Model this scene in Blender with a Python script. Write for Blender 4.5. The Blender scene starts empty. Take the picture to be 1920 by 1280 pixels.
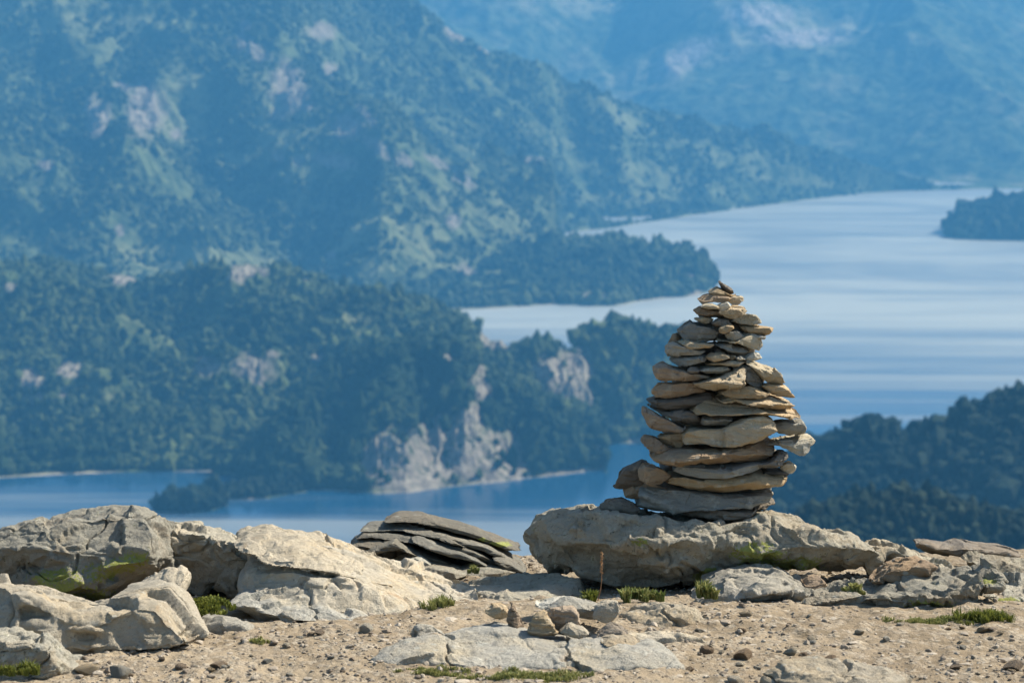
import bpy, math, random
import numpy as np
from mathutils import Vector, Euler

# ------------------------------------------------------------------ camera, world, sun, exposure
scene = bpy.context.scene
COL = scene.collection
F = 85.0 / 36.0 * 1920.0          # focal length in pixels of the photograph
PITCH = math.radians(7.3)
CAMZ = 1.7
LAKE = CAMZ - 700.0
cam_d = bpy.data.cameras.new("camera")
cam = bpy.data.objects.new("camera", cam_d)
COL.objects.link(cam)
cam.location = (0, 0, CAMZ)
cam.rotation_euler = (math.radians(90) - PITCH, 0, 0)
cam_d.lens = 85.0
cam_d.sensor_width = 36.0
cam_d.clip_start = 0.1
cam_d.clip_end = 60000
cam_d.dof.use_dof = True
cam_d.dof.focus_distance = 7.45
cam_d.dof.aperture_fstop = 5.8
scene.camera = cam

SUN_EL = math.radians(44)
sx, sy = 0.87, 0.42                # horizontal direction towards the sun (right and a little behind the cairn)
w = bpy.data.worlds.new("World")
scene.world = w
w.use_nodes = True
nt = w.node_tree
sky = nt.nodes.new("ShaderNodeTexSky")
sky.sky_type = 'NISHITA'
sky.sun_disc = False
sky.sun_elevation = SUN_EL
sky.sun_rotation = math.atan2(sx, sy)
sky.altitude = 900
sky.air_density = 1.2
sky.dust_density = 2.5
nt.links.new(sky.outputs[0], nt.nodes["Background"].inputs[0])
nt.nodes["Background"].inputs[1].default_value = 0.075
sl = bpy.data.lights.new("sun", 'SUN')
sl.energy = 5.0
sl.angle = math.radians(0.53)
sl.color = (1.0, 0.93, 0.82)
so = bpy.data.objects.new("sun", sl)
COL.objects.link(so)
n_ = math.hypot(sx, sy)
sdir = Vector((sx / n_ * math.cos(SUN_EL), sy / n_ * math.cos(SUN_EL), math.sin(SUN_EL)))
so.rotation_euler = sdir.to_track_quat('Z', 'Y').to_euler()
so.location = (20, 10, 30)
vs = scene.view_settings
vs.view_transform = 'Standard'
vs.look = 'None'
vs.gamma = 1.0
vs.exposure = 1.12
scene.cycles.use_denoising = True
scene.cycles.volume_bounces = 0
scene.cycles.max_bounces = 6

# ------------------------------------------------------------------ helpers
ct, st = math.cos(PITCH), math.sin(PITCH)
def ray(px, py):
    a = (np.asarray(px, float) - 960.0) / F
    v = (640.0 - np.asarray(py, float)) / F
    yy = ct + v * st
    return a / yy, (-st + v * ct) / yy          # x/y , z/y
def P(px, py, d):
    u, s = ray(px, py)
    return u * d, s * d + CAMZ
def proj(x, y, z):
    zz = z - CAMZ
    fw = y * ct - zz * st
    up = y * st + zz * ct
    return 960 + F * x / fw, 640 - F * up / fw

def _h(ix, iy, iz, seed):
    h = (ix.astype(np.uint32) * np.uint32(374761393) + iy.astype(np.uint32) * np.uint32(668265263)
         + iz.astype(np.uint32) * np.uint32(2147483647) + np.uint32((seed * 2654435761) & 0xffffffff))
    h = (h ^ (h >> np.uint32(13))) * np.uint32(1274126177)
    h = (h ^ (h >> np.uint32(16))) * np.uint32(2246822519)
    return (h ^ (h >> np.uint32(13))).astype(np.float64) / 4294967295.0 * 2 - 1
def noise(x, y, z=0.0, seed=0):
    x, y, z = np.broadcast_arrays(np.asarray(x, float) + 1000, np.asarray(y, float) + 1000, np.asarray(z, float) + 1000)
    ix, iy, iz = np.floor(x).astype(np.int64), np.floor(y).astype(np.int64), np.floor(z).astype(np.int64)
    fx, fy, fz = x - ix, y - iy, z - iz
    s = lambda t: t * t * t * (t * (t * 6 - 15) + 10)
    a, b, c = s(fx), s(fy), s(fz)
    r = 0
    for dx in (0, 1):
        for dy in (0, 1):
            for dz in (0, 1):
                wgt = (a if dx else 1 - a) * (b if dy else 1 - b) * (c if dz else 1 - c)
                r = r + wgt * _h(ix + dx, iy + dy, iz + dz, seed)
    return r
def fbm(x, y, z=0.0, seed=0, oct=4, gain=0.5, lac=2.03):
    r, a, n = 0, 1.0, 0
    ca, sa = math.cos(0.6), math.sin(0.6)
    for i in range(oct):
        r = r + a * noise(x, y, z, seed + i * 17)
        n += a
        a *= gain
        x, y, z = (x * ca - y * sa) * lac + 3.1, (x * sa + y * ca) * lac + 1.7, np.asarray(z) * lac + 5.3
    return r / n
def ridged(x, y, seed=0, oct=4, gain=0.5):
    r, a, n = 0, 1.0, 0
    for i in range(oct):
        r = r + a * (1 - np.abs(noise(x, y, 0.0, seed + i * 13)) * 2.2)
        n += a
        a *= gain
        x, y = (x * 0.8 - y * 0.6) * 2.1 + 7.7, (x * 0.6 + y * 0.8) * 2.1 + 2.2
    return r / n

def mesh_np(name, V, faces, mat, attrs=None, smooth=True, loc=None):
    V = np.asarray(V, np.float64)
    if loc is not None:
        V = V - np.asarray(loc)
    fa = np.asarray(faces, np.int32)
    k = fa.shape[1]
    me = bpy.data.meshes.new(name)
    me.vertices.add(len(V))
    me.vertices.foreach_set("co", V.astype(np.float32).ravel())
    me.loops.add(fa.size)
    me.loops.foreach_set("vertex_index", fa.ravel())
    me.polygons.add(len(fa))
    me.polygons.foreach_set("loop_start", np.arange(0, fa.size, k, dtype=np.int32))
    if attrs:
        for an, av in attrs.items():
            at = me.attributes.new(an, 'FLOAT', 'POINT')
            at.data.foreach_set("value", np.asarray(av, np.float32).ravel())
    me.update(calc_edges=True)
    me.validate()
    me.polygons.foreach_set("use_smooth", np.full(len(me.polygons), smooth, dtype=bool))
    me.materials.append(mat)
    o = bpy.data.objects.new(name, me)
    if loc is not None:
        o.location = loc
    COL.objects.link(o)
    return o
def tag(o, label=None, cat=None, group=None, kind=None):
    if label: o["label"] = label
    if cat: o["category"] = cat
    if group: o["group"] = group
    if kind: o["kind"] = kind
    return o
def grid_faces(nr, nc, wrap=False):
    i = np.arange(nr - 1)[:, None]
    j = np.arange(nc if wrap else nc - 1)[None, :]
    j2 = (j + 1) % nc
    a = i * nc + j; b = i * nc + j2; c = (i + 1) * nc + j2; d = (i + 1) * nc + j
    return np.stack([a, b, c, d], -1).reshape(-1, 4)

# node helper
class NT:
    def __init__(s, name):
        s.m = bpy.data.materials.new(name)
        s.m.use_nodes = True
        s.t = s.m.node_tree
        s.bsdf = s.t.nodes["Principled BSDF"]
    def n(s, typ, **kw):
        nd = s.t.nodes.new(typ)
        for k, v in kw.items():
            if k.startswith("i_"):
                key = k[2:]
                key = int(key) if key.isdigit() else key.replace("_", " ")
                if isinstance(v, bpy.types.NodeSocket):
                    s.t.links.new(v, nd.inputs[key])
                else:
                    nd.inputs[key].default_value = v
            else:
                setattr(nd, k, v)
        return nd
    def noise(s, vec, scale, detail=4, rough=0.55, out=0, dist=0.0):
        return s.n("ShaderNodeTexNoise", i_Vector=vec, i_Scale=scale, i_Detail=detail, i_Roughness=rough, i_Distortion=dist).outputs[out]
    def vor(s, vec, scale, feature='F1', out=0):
        return s.n("ShaderNodeTexVoronoi", feature=feature, i_Vector=vec, i_Scale=scale).outputs[out]
    def ramp(s, fac, a, b, ca=0.0, cb=1.0):
        return s.n("ShaderNodeMapRange", i_0=fac, i_1=a, i_2=b, i_3=ca, i_4=cb, interpolation_type='SMOOTHSTEP').outputs[0]
    def mix(s, fac, a, b, mode='MIX'):
        nd = s.t.nodes.new("ShaderNodeMix")
        nd.data_type = 'RGBA'
        nd.blend_type = mode
        for idx, v in ((0, fac), (6, a), (7, b)):
            if isinstance(v, bpy.types.NodeSocket): s.t.links.new(v, nd.inputs[idx])
            else: nd.inputs[idx].default_value = v if idx == 0 else (*v, 1) if len(v) == 3 else v
        return nd.outputs[2]
    def math(s, op, a, b=0.0, c=0.0):
        nd = s.t.nodes.new("ShaderNodeMath")
        nd.operation = op
        for idx, v in enumerate((a, b, c)):
            if isinstance(v, bpy.types.NodeSocket): s.t.links.new(v, nd.inputs[idx])
            else: nd.inputs[idx].default_value = v
        return nd.outputs[0]
    def attr(s, name):
        return s.n("ShaderNodeAttribute", attribute_name=name).outputs["Fac"]
    def vmul(s, vec, sc):
        return s.n("ShaderNodeMapping", i_Vector=vec, i_Scale=sc).outputs[0]
    def bump(s, h, dist, strength=1.0, normal=None):
        nd = s.n("ShaderNodeBump", i_Height=h, i_Distance=dist, i_Strength=strength)
        if normal is not None: s.t.links.new(normal, nd.inputs["Normal"])
        return nd.outputs[0]
    def done(s, color=None, rough=None, normal=None, spec=None):
        b = s.bsdf
        for key, v in (("Base Color", color), ("Roughness", rough), ("Normal", normal), ("Specular IOR Level", spec)):
            if v is None: continue
            if isinstance(v, bpy.types.NodeSocket): s.t.links.new(v, b.inputs[key])
            else: b.inputs[key].default_value = v if not isinstance(v, tuple) else (*v, 1)
        return s.m

# ------------------------------------------------------------------ materials
def rock_mat(name, base, warm, pale, lichen=0.0, dark=0.35, warm_w=0.5, scale=1.0, bump=1.0, moss=(0.27, 0.29, 0.055), strata=0.0):
    m = NT(name)
    tc = m.n("ShaderNodeTexCoord").outputs["Object"]
    rnd = m.n("ShaderNodeObjectInfo").outputs["Random"]
    off = m.n("ShaderNodeVectorMath", operation='SCALE', i_0=(37.0, 19.0, 53.0))
    m.t.links.new(rnd, off.inputs["Scale"])
    v = m.n("ShaderNodeVectorMath", operation='ADD', i_0=tc, i_1=off.outputs[0]).outputs[0]
    n1 = m.noise(v, 5.0 * scale, 5, 0.6)
    n2 = m.noise(v, 22.0 * scale, 6, 0.65)
    n3 = m.noise(v, 95.0 * scale, 5, 0.7)
    n4 = m.noise(v, 330.0 * scale, 3, 0.7)
    c = m.mix(m.ramp(n1, 0.5 - 0.22 * warm_w, 0.78 - 0.3 * warm_w), base, warm)
    c = m.mix(m.ramp(n2, 0.52, 0.72), c, pale)
    if name == 'pale_slab':
        c = m.mix(m.math('MULTIPLY', m.ramp(m.noise(v, 3.2, 6, 0.62, dist=0.6), 0.48, 0.62), 0.35), c, (0.27, 0.25, 0.205))
    # object to object value shift
    val = m.math('MULTIPLY_ADD', rnd, 0.42, 0.78)
    hue = m.math('FRACT', m.math('MULTIPLY', rnd, 7.31))
    c = m.mix(1.0, c, m.n("ShaderNodeCombineColor", i_0=m.math('MULTIPLY', val, m.math('MULTIPLY_ADD', hue, 0.10, 0.96)), i_1=val, i_2=m.math('MULTIPLY', val, m.math('MULTIPLY_ADD', hue, -0.14, 1.03))).outputs[0], 'MULTIPLY')
    # dark crustose lichen and specks
    spots = m.math('MULTIPLY', m.ramp(n3, 0.56, 0.66), m.ramp(n2, 0.42, 0.6))
    c = m.mix(m.math('MULTIPLY', spots, dark), c, (0.045, 0.042, 0.036))
    c = m.mix(m.math('MULTIPLY', m.ramp(n4, 0.55, 0.7), 0.35), c, (0.10, 0.085, 0.06))
    # rusty stains
    st_ = m.ramp(m.noise(v, 9.0 * scale, 4, 0.6, dist=0.8), 0.62, 0.75)
    c = m.mix(m.math('MULTIPLY', st_, 0.45), c, (0.30, 0.17, 0.075))
    # grey-white lichen discs
    w1 = m.ramp(m.vor(v, 26.0 * scale), 0.26, 0.16)
    c = m.mix(m.math('MULTIPLY', m.math('MULTIPLY', w1, m.ramp(n1, 0.48, 0.62)), 0.4), c, (0.42, 0.43, 0.38))
    # moss / yellow-green lichen where the stone carries it
    ms = m.attr("moss")
    mm = m.ramp(m.math('MULTIPLY_ADD', ms, 0.42, m.math('MULTIPLY_ADD', n2, 0.8, n3)), 1.19, 1.30)
    mm = m.math('MULTIPLY', mm, m.ramp(ms, 0.02, 0.3))
    c = m.mix(mm, c, m.mix(n3, moss, (0.32, 0.33, 0.10)))
    if lichen:
        l2 = m.math('MULTIPLY', m.ramp(n2, 0.56, 0.66), m.ramp(n3, 0.5, 0.6))
        c = m.mix(m.math('MULTIPLY', l2, lichen), c, (0.30, 0.30, 0.12))
    h = m.math('ADD', m.math('MULTIPLY', n2, 1.0), m.math('MULTIPLY', n3, 0.45))
    nb = m.bump(h, 0.012 * bump, 1.0)
    nb = m.bump(m.math('ADD', n4, m.math('MULTIPLY', m.ramp(m.vor(v, 75 * scale, 'DISTANCE_TO_EDGE'), 0.0, 0.05), 0.35)), 0.0025 * bump, 0.9, nb)
    if strata:
        sv = m.vmul(v, (4.0, 4.0, 90.0))
        nb = m.bump(m.noise(sv, 1.0, 4, 0.6, dist=0.5), 0.006 * strata, 1.0, nb)
    return m.done(c, m.ramp(n2, 0.3, 0.7, 0.8, 0.95), nb, 0.25)

M = {}
M['tan'] = rock_mat("tan_schist", (0.39, 0.315, 0.215), (0.47, 0.345, 0.20), (0.52, 0.44, 0.32), strata=1.0)
M['brown'] = rock_mat("brown_schist", (0.26, 0.20, 0.145), (0.34, 0.245, 0.155), (0.38, 0.31, 0.225), strata=1.0)
M['grey'] = rock_mat("grey_schist", (0.27, 0.26, 0.225), (0.33, 0.285, 0.215), (0.42, 0.40, 0.335), warm_w=0.2, strata=0.8)
M['pale'] = rock_mat("pale_stone", (0.44, 0.41, 0.34), (0.46, 0.39, 0.27), (0.55, 0.52, 0.44), dark=0.2, strata=0.5)
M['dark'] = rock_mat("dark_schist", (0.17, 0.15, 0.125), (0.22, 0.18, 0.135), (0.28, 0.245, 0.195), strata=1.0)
M['boulder'] = rock_mat("lichen_boulder", (0.38, 0.35, 0.28), (0.39, 0.33, 0.24), (0.48, 0.45, 0.37), lichen=0.45, dark=0.85, bump=1.6, warm_w=0.3)
M['slab'] = rock_mat("pale_slab", (0.38, 0.345, 0.28), (0.43, 0.355, 0.245), (0.49, 0.45, 0.365), dark=0.5, bump=1.1, warm_w=0.3)
M['outcrop'] = rock_mat("dark_slate", (0.15, 0.143, 0.12), (0.19, 0.17, 0.135), (0.27, 0.255, 0.215), lichen=0.35, dark=0.6, bump=1.2, strata=1.5)

def ground_mat():
    m = NT("gravel_soil")
    v = m.n("ShaderNodeTexCoord").outputs["Object"]
    n1 = m.noise(v, 1.6, 5, 0.6); n2 = m.noise(v, 9, 6, 0.65); n3 = m.noise(v, 60, 6, 0.7)
    c = m.mix(m.ramp(n1, 0.38, 0.62), (0.215, 0.165, 0.105), (0.32, 0.255, 0.17))
    c = m.mix(m.ramp(n2, 0.5, 0.68), c, (0.19, 0.145, 0.09))
    vc = m.n("ShaderNodeTexVoronoi", i_Vector=v, i_Scale=70.0)
    pc = m.mix(vc.outputs["Color"], (0.17, 0.13, 0.085), (0.40, 0.34, 0.25))
    c = m.mix(m.ramp(m.noise(v, 24, 3, 0.6), 0.44, 0.6), c, pc)
    c = m.mix(m.math('MULTIPLY', m.ramp(n3, 0.55, 0.7), 0.5), c, (0.10, 0.08, 0.05))
    dv = m.vor(v, 70.0)
    nb = m.bump(m.math('MULTIPLY', m.math('SUBTRACT', 1.0, dv), m.ramp(m.noise(v, 24, 3, 0.6), 0.42, 0.6)), 0.006, 0.8)
    nb = m.bump(n3, 0.008, 1.0, nb)
    return m.done(c, 0.95, nb, 0.15)
M['ground'] = ground_mat()

def terrain_mat(name, sc=1.0, forest=((0.030, 0.048, 0.020), (0.075, 0.10, 0.038)), grass=(0.20, 0.195, 0.11), rock=(0.28, 0.245, 0.185)):
    m = NT(name)
    g = m.n("ShaderNodeNewGeometry")
    v = g.outputs["Position"]
    n1 = m.noise(v, 0.004 * sc, 6, 0.62); n2 = m.noise(v, 0.022 * sc, 5, 0.65); n3 = m.noise(v, 0.08 * sc, 4, 0.6)
    c = m.mix(m.ramp(n2, 0.4, 0.62), forest[0], forest[1])
    gm = m.math('ADD', m.attr("grass"), m.math('MULTIPLY', m.ramp(n1, 0.50, 0.68), 0.55))
    gm = m.math('MULTIPLY', gm, m.ramp(m.math('MULTIPLY_ADD', n1, 0.5, n2), 0.60, 0.78))
    c = m.mix(gm, c, m.mix(n3, grass, (0.13, 0.155, 0.06)))
    rm = m.math('MULTIPLY', m.attr("rock"), m.ramp(m.math('ADD', n3, m.math('MULTIPLY', n2, 0.5)), 0.54, 0.70))
    rc = m.mix(m.ramp(m.noise(m.vmul(v, (1, 1, 0.35)), 0.06 * sc, 5, 0.7), 0.35, 0.65), (0.12, 0.105, 0.085), rock)
    c = m.mix(rm, c, rc)
    c = m.mix(m.attr("beach"), c, (0.42, 0.37, 0.28))
    nb = m.bump(m.math('ADD', n2, m.math('MULTIPLY', n3, 0.35)), 26.0 / sc, 0.7)
    return m.done(c, 1.0, nb, 0.0)
M['terrain'] = terrain_mat("wooded_terrain")
M['terrain_dark'] = terrain_mat("shade_tinted_floor", 1.0, grass=(0.07, 0.09, 0.04))  # copy of the wooded terrain with shade put into its grass colour
M['mountain_side'] = terrain_mat("mountain_side", 0.9, forest=((0.045, 0.062, 0.030), (0.11, 0.135, 0.06)), grass=(0.21, 0.21, 0.12))
M['far_terrain'] = terrain_mat("far_slopes", 0.7, forest=((0.035, 0.055, 0.030), (0.10, 0.125, 0.06)), grass=(0.42, 0.37, 0.25), rock=(0.5, 0.44, 0.36))

def tree_mat(name, a, b, bump=0.0):
    m = NT(name)
    g = m.n("ShaderNodeNewGeometry")
    n2 = m.noise(g.outputs["Position"], 0.35, 4, 0.7)
    c = m.mix(m.attr("tint"), a, b)
    c = m.mix(m.ramp(n2, 0.4, 0.65), c, tuple(x * 0.55 for x in a))
    nb = m.bump(n2, 2.5, 1.0)
    return m.done(c, 0.9, nb, 0.1)
M['trees'] = tree_mat("forest_leaves", (0.022, 0.042, 0.014), (0.12, 0.15, 0.048))
M['dark_trees'] = tree_mat("shade_tinted_leaves", (0.010, 0.024, 0.014), (0.036, 0.052, 0.026))  # darker copy of the forest leaves, shade put into the colour
M['far_trees'] = tree_mat("far_leaves", (0.025, 0.045, 0.02), (0.12, 0.15, 0.06))

def water_mat():
    m = NT("lake_water")
    g = m.n("ShaderNodeNewGeometry")
    v = g.outputs["Position"]
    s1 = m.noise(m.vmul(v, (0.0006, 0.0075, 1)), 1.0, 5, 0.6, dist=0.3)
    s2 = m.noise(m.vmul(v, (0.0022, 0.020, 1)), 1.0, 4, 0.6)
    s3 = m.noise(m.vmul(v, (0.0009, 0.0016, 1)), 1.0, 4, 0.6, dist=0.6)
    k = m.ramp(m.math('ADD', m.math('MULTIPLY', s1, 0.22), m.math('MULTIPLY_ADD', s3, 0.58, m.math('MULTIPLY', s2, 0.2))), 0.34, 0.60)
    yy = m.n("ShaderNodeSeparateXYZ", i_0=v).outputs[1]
    wind_sheen = m.ramp(m.math('MULTIPLY_ADD', m.math('SUBTRACT', s1, 0.5), 2200.0, yy), 3850.0, 6000.0)
    wind_sheen = m.math('MAXIMUM', wind_sheen, m.math('MULTIPLY', m.ramp(m.math('MULTIPLY_ADD', m.math('SUBTRACT', s1, 0.5), 900.0, yy), 3640.0, 3350.0), 0.6))   # calm under cliffs, ruffled beyond; also paints sky sheen into the colour
    rough = m.math('MULTIPLY_ADD', m.math('MULTIPLY', m.math('MULTIPLY_ADD', k, 0.6, 0.4), wind_sheen), 0.38, 0.16)
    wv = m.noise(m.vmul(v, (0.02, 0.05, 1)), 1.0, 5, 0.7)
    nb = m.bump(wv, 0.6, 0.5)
    c = m.mix(m.math('MULTIPLY', m.math('MULTIPLY_ADD', k, 0.40, 0.52), wind_sheen), (0.006, 0.045, 0.10), (0.36, 0.375, 0.325))  # pale base colour stands in for sky reflected off the open lake
    m.bsdf.inputs["IOR"].default_value = 1.333
    return m.done(c, rough, nb, 0.5)
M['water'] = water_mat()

# ------------------------------------------------------------------ landscape masses
def ell(px, py, lst):
    r = np.zeros_like(px)
    for e in lst:
        cx, cy, rx, ry = e[:4]
        a = math.radians(e[4]) if len(e) > 4 else 0.0
        dx, dy = px - cx, py - cy
        X = (dx * math.cos(a) + dy * math.sin(a)) / rx
        Y = (-dx * math.sin(a) + dy * math.cos(a)) / ry
        r = np.maximum(r, np.clip(1.6 - np.sqrt(X * X + Y * Y) * 1.15, 0, 1))
    return r
def tents(X, Y, Z, specs):
    """ridges (+) and valleys (-): each a polyline over the slope, a height and a half width in metres"""
    px, py = proj(X, Y, Z)
    add = np.zeros_like(Z)
    Xw = X + 0; Yw = Y + 0
    for pts, prom, wid in specs:
        W = []
        for a, b in pts:
            k = np.argmin((px - a) ** 2 + (py - b) ** 2 + np.where(Z < LAKE, 1e6, 0))
            W.append((X.flat[k], Y.flat[k]))
        best = np.full_like(Z, 1e9)
        wx = X + wid * 0.35 * noise(X / wid * 1.3, Y / wid * 1.3, 0, int(wid)); wy = Y + wid * 0.35 * noise(X / wid * 1.3, Y / wid * 1.3, 3, int(wid) + 1)
        for (x0, y0), (x1, y1) in zip(W[:-1], W[1:]):
            L2 = (x1 - x0) ** 2 + (y1 - y0) ** 2 + 1e-6
            t = np.clip(((wx - x0) * (x1 - x0) + (wy - y0) * (y1 - y0)) / L2, 0, 1)
            best = np.minimum(best, np.hypot(wx - (x0 + t * (x1 - x0)), wy - (y0 + t * (y1 - y0))))
        add = add + prom * np.clip(1 - best / wid, 0, 1) ** 1.25
    return add
MASS = {}
def mass(name, cols, nu, nt_, prof=1.0, amp=60, L=500, back=0.6, mat='terrain', rock=(), grass=(), spurs=(), seed=1,
         label="", gully=0.5, beach=0.0, cliff=0.0, margin=0.02):
    c = np.array(cols, float)
    us, ss = ray(c[:, 0], c[:, 1]); ds = (LAKE - CAMZ) / ss
    ur, sr = ray(c[:, 0], c[:, 2]); dr = c[:, 3]; zr = sr * dr + CAMZ
    U = np.linspace(min(us[0], ur[0]), max(us[-1], ur[-1]), nu)
    DS = np.interp(U, us, ds); DR = np.interp(U, ur, dr); ZR = np.interp(U, ur, zr)
    tb = 1 + back
    T = np.concatenate([np.linspace(-margin, 0.12, max(8, nt_ // 7), endpoint=False), np.linspace(0.12, 1.05, nt_, endpoint=False), np.linspace(1.05, tb, max(6, nt_ // 8))])
    Ug, Tg = np.meshgrid(U, T)
    D = DS + (DR - DS) * Tg
    tt = np.clip(Tg, 0, 1)
    pr = np.where(prof >= 1, tt ** prof, 1 - (1 - tt) ** (1 / prof))
    zt = np.clip((Tg - 1) / back, 0, 1)
    hgt = (ZR - LAKE)
    Z = LAKE + hgt * pr - np.where(Tg > 1, (hgt + 25) * zt ** 1.3, 0)
    Z = np.where(Tg < 0, LAKE + Tg / margin * 12, Z)
    X, Y = Ug * D, D
    env = np.clip((Z - LAKE) / 45.0, 0, 1) * np.clip(Tg * 8, 0, 1)
    if spurs:
        Z = Z + tents(X, Y, Z, spurs) * np.clip(Tg * 5, 0, 1) * np.clip((1.0 - Tg) * 8, 0, 1) * np.clip((Z - LAKE) / 40, 0, 1)
        Z = np.where(Tg > 0.02, np.maximum(Z, LAKE + 2), Z)
    calm = 1 - 0.85 * np.exp(-((Tg - 1) / 0.07) ** 2)
    Z = Z + env * amp * calm * (0.55 * fbm(X / L, Y / L, 0, seed, 5) + gully * (ridged(X / (L * 0.8), Y / (L * 0.9), seed + 5, 5, 0.55) - 0.35) * 0.6)
    px, py = proj(X, Y, Z)
    rk = ell(px, py, rock) if rock else np.zeros_like(px)
    rk = np.clip(rk * 1.25 + (0.62 * fbm(X / 38, Y / 60, Z / 130, seed + 60, 4) - 0.05) * (rk > 0), 0, 1)
    if cliff:
        Z = Z + cliff * rk * env * (ridged(X / 45, Z / 110, seed + 31, 4, 0.6) - 0.3)
    gr = ell(px, py, grass) if grass else np.zeros_like(px)
    gr = np.clip(gr * 0.62 + 0.75 * fbm(X / 110, Y / 110, 0, seed + 80, 5, 0.65) * (gr > 0), 0, 1)
    bc = np.clip(1 - (Z - LAKE) / max(beach, 0.01), 0, 1) * (1 if beach else 0) * np.clip(0.75 + 1.3 * fbm(X / 120, Y / 120, 0, seed + 3, 2), 0, 1)
    V = np.stack([X, Y, Z], -1).reshape(-1, 3)
    loc = (float(X.mean()), float(Y.mean()), LAKE)
    o = mesh_np(name, V, grid_faces(len(T), nu), M[mat], dict(rock=rk, grass=gr, beach=bc), True, loc)
    tag(o, label, None, None, 'structure')
    MASS[label] = (X, Y, Z, rk, gr, Tg)
    return (X, Y, Z, rk, gr, Tg)

# tree blobs merged into one mesh per wood
def ico(sub):
    import bmesh
    bm = bmesh.new()
    bmesh.ops.create_icosphere(bm, subdivisions=sub, radius=1.0)
    v = np.array([x.co[:] for x in bm.verts]); f = np.array([[l.index for l in x.verts] for x in bm.faces])
    bm.free()
    return v, f
ICO1, ICO2 = ico(1), ico(2)
def wood(name, label, data, count, r, h, sub=1, seed=1, blobs=1, mat='trees', dens=None, tmax=1.06, clump=80, keep=0.0, px_rng=(-80, 2000), tone=0.0):
    X, Y, Z, rk, gr, T = data
    rg = np.random.default_rng(seed)
    nr, nc = X.shape
    ax = np.linalg.norm(np.stack([X[1:, 1:] - X[:-1, :-1], Y[1:, 1:] - Y[:-1, :-1]], -1), axis=-1)
    area = np.abs((X[:-1, 1:] - X[:-1, :-1]) * (Y[1:, :-1] - Y[:-1, :-1]))
    px, py = proj(X[:-1, :-1], Y[:-1, :-1], Z[:-1, :-1])
    ok = (Z[:-1, :-1] > LAKE + 1.5) & (T[:-1, :-1] < tmax) & (px > px_rng[0]) & (px < px_rng[1]) & (py < 1120) & (py > -60)
    den = np.clip(0.62 + 1.5 * fbm(X[:-1, :-1] / clump, Y[:-1, :-1] / clump, 0, seed + 9, 4), keep, 1)
    rkc = rk[:-1, :-1]
    wgt = area * ok * den * np.clip(1 - 1.9 * rkc, 0.01, 1) * np.clip(1 - 1.3 * gr[:-1, :-1], 0.01, 1)
    # fewer where far
    p = wgt.ravel(); p = p / p.sum()
    idx = rg.choice(p.size, count, p=p)
    i, j = np.divmod(idx, nc - 1)
    a, b = rg.random(count), rg.random(count)
    def bl(A): return (A[i, j] * (1 - a) + A[i + 1, j] * a) * (1 - b) + (A[i, j + 1] * (1 - a) + A[i + 1, j + 1] * a) * b
    cx, cy, cz = bl(X), bl(Y), bl(Z)
    bv, bf = ICO2 if sub == 2 else ICO1
    sc = np.exp(rg.normal(-0.05, 0.38, count))
    tall = np.where(rg.random(count) < 0.25, 1.45, 0.95)
    tint0 = np.clip(0.42 + tone + 1.3 * fbm(cx / (clump * 1.6), cy / (clump * 1.6), 0, seed + 4, 4) + rg.normal(0, 0.24, count), 0, 1)
    Vs, Fs, Ts = [], [], []
    base = 0
    for k in range(blobs):
        rr = r * sc * (1.0 if blobs == 1 else rg.uniform(0.45, 0.75, count))
        hh = h * sc * tall * (1.0 if blobs == 1 else rg.uniform(0.45, 0.7, count))
        ox = 0 if blobs == 1 else rg.normal(0, 0.5, count) * r * sc
        oy = 0 if blobs == 1 else rg.normal(0, 0.5, count) * r * sc
        oz = (0.45 * h * sc) if blobs == 1 else (0.25 + rg.random(count) * 0.6) * h * sc
        ang = rg.random(count) * 6.28
        jit = 1 + 0.30 * rg.standard_normal((count, len(bv)))
        bx = (bv[None, :, 0] * np.cos(ang)[:, None] - bv[None, :, 1] * np.sin(ang)[:, None])
        by = (bv[None, :, 0] * np.sin(ang)[:, None] + bv[None, :, 1] * np.cos(ang)[:, None])
        vx = (cx + ox)[:, None] + bx * rr[:, None] * jit
        vy = (cy + oy)[:, None] + by * rr[:, None] * jit
        vz = (cz + oz)[:, None] + bv[None, :, 2] * (hh * 0.62)[:, None] * jit
        Vs.append(np.stack([vx, vy, vz], -1).reshape(-1, 3))
        Fs.append((bf[None] + (np.arange(count) * len(bv))[:, None, None]).reshape(-1, 3) + base)
        Ts.append(np.repeat(tint0, len(bv)))
        base += count * len(bv)
    V = np.concatenate(Vs); loc = (float(V[:, 0].mean()), float(V[:, 1].mean()), LAKE)
    o = mesh_np(name, V, np.concatenate(Fs), M[mat], dict(tint=np.concatenate(Ts)), False, loc)
    return tag(o, label, 'forest', None, 'stuff')

# far range across the lake (top right)
far = mass("mountain", [(-300, 420, -260, 15000), (600, 420, -200, 14500), (950, 400, -60, 14500), (1150, 385, 10, 15500), (1250, 370, -60, 16000), (1500, 360, -160, 16500), (1920, 354, -160, 16500), (2500, 354, -160, 16000)],
     620, 260, prof=1.25, amp=330, L=1900, back=0.25, mat='far_terrain', seed=21, gully=0.9, beach=4,
     grass=[(1330, 95, 190, 30, -18), (1480, 40, 190, 40, 12), (1600, 60, 160, 12, 8), (1270, 130, 80, 18, -15), (1150, 195, 60, 12, 20), (1100, 10, 90, 20)],
     rock=[(1280, 110, 60, 22, -30), (1420, 30, 60, 20), (1500, 70, 80, 16)],
     spurs=[([(1130, 180), (1270, 100), (1430, 10)], 380, 900), ([(1430, 10), (1600, 60), (1800, 170), (1920, 260)], 280, 800), ([(980, 60), (1080, 250)], -260, 800), ([(1250, 220), (1600, 280)], -220, 700), ([(1750, 20), (1920, 120)], 200, 700)],
     label="hazy blue mountain range rising beyond the far shore of the lake")
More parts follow.
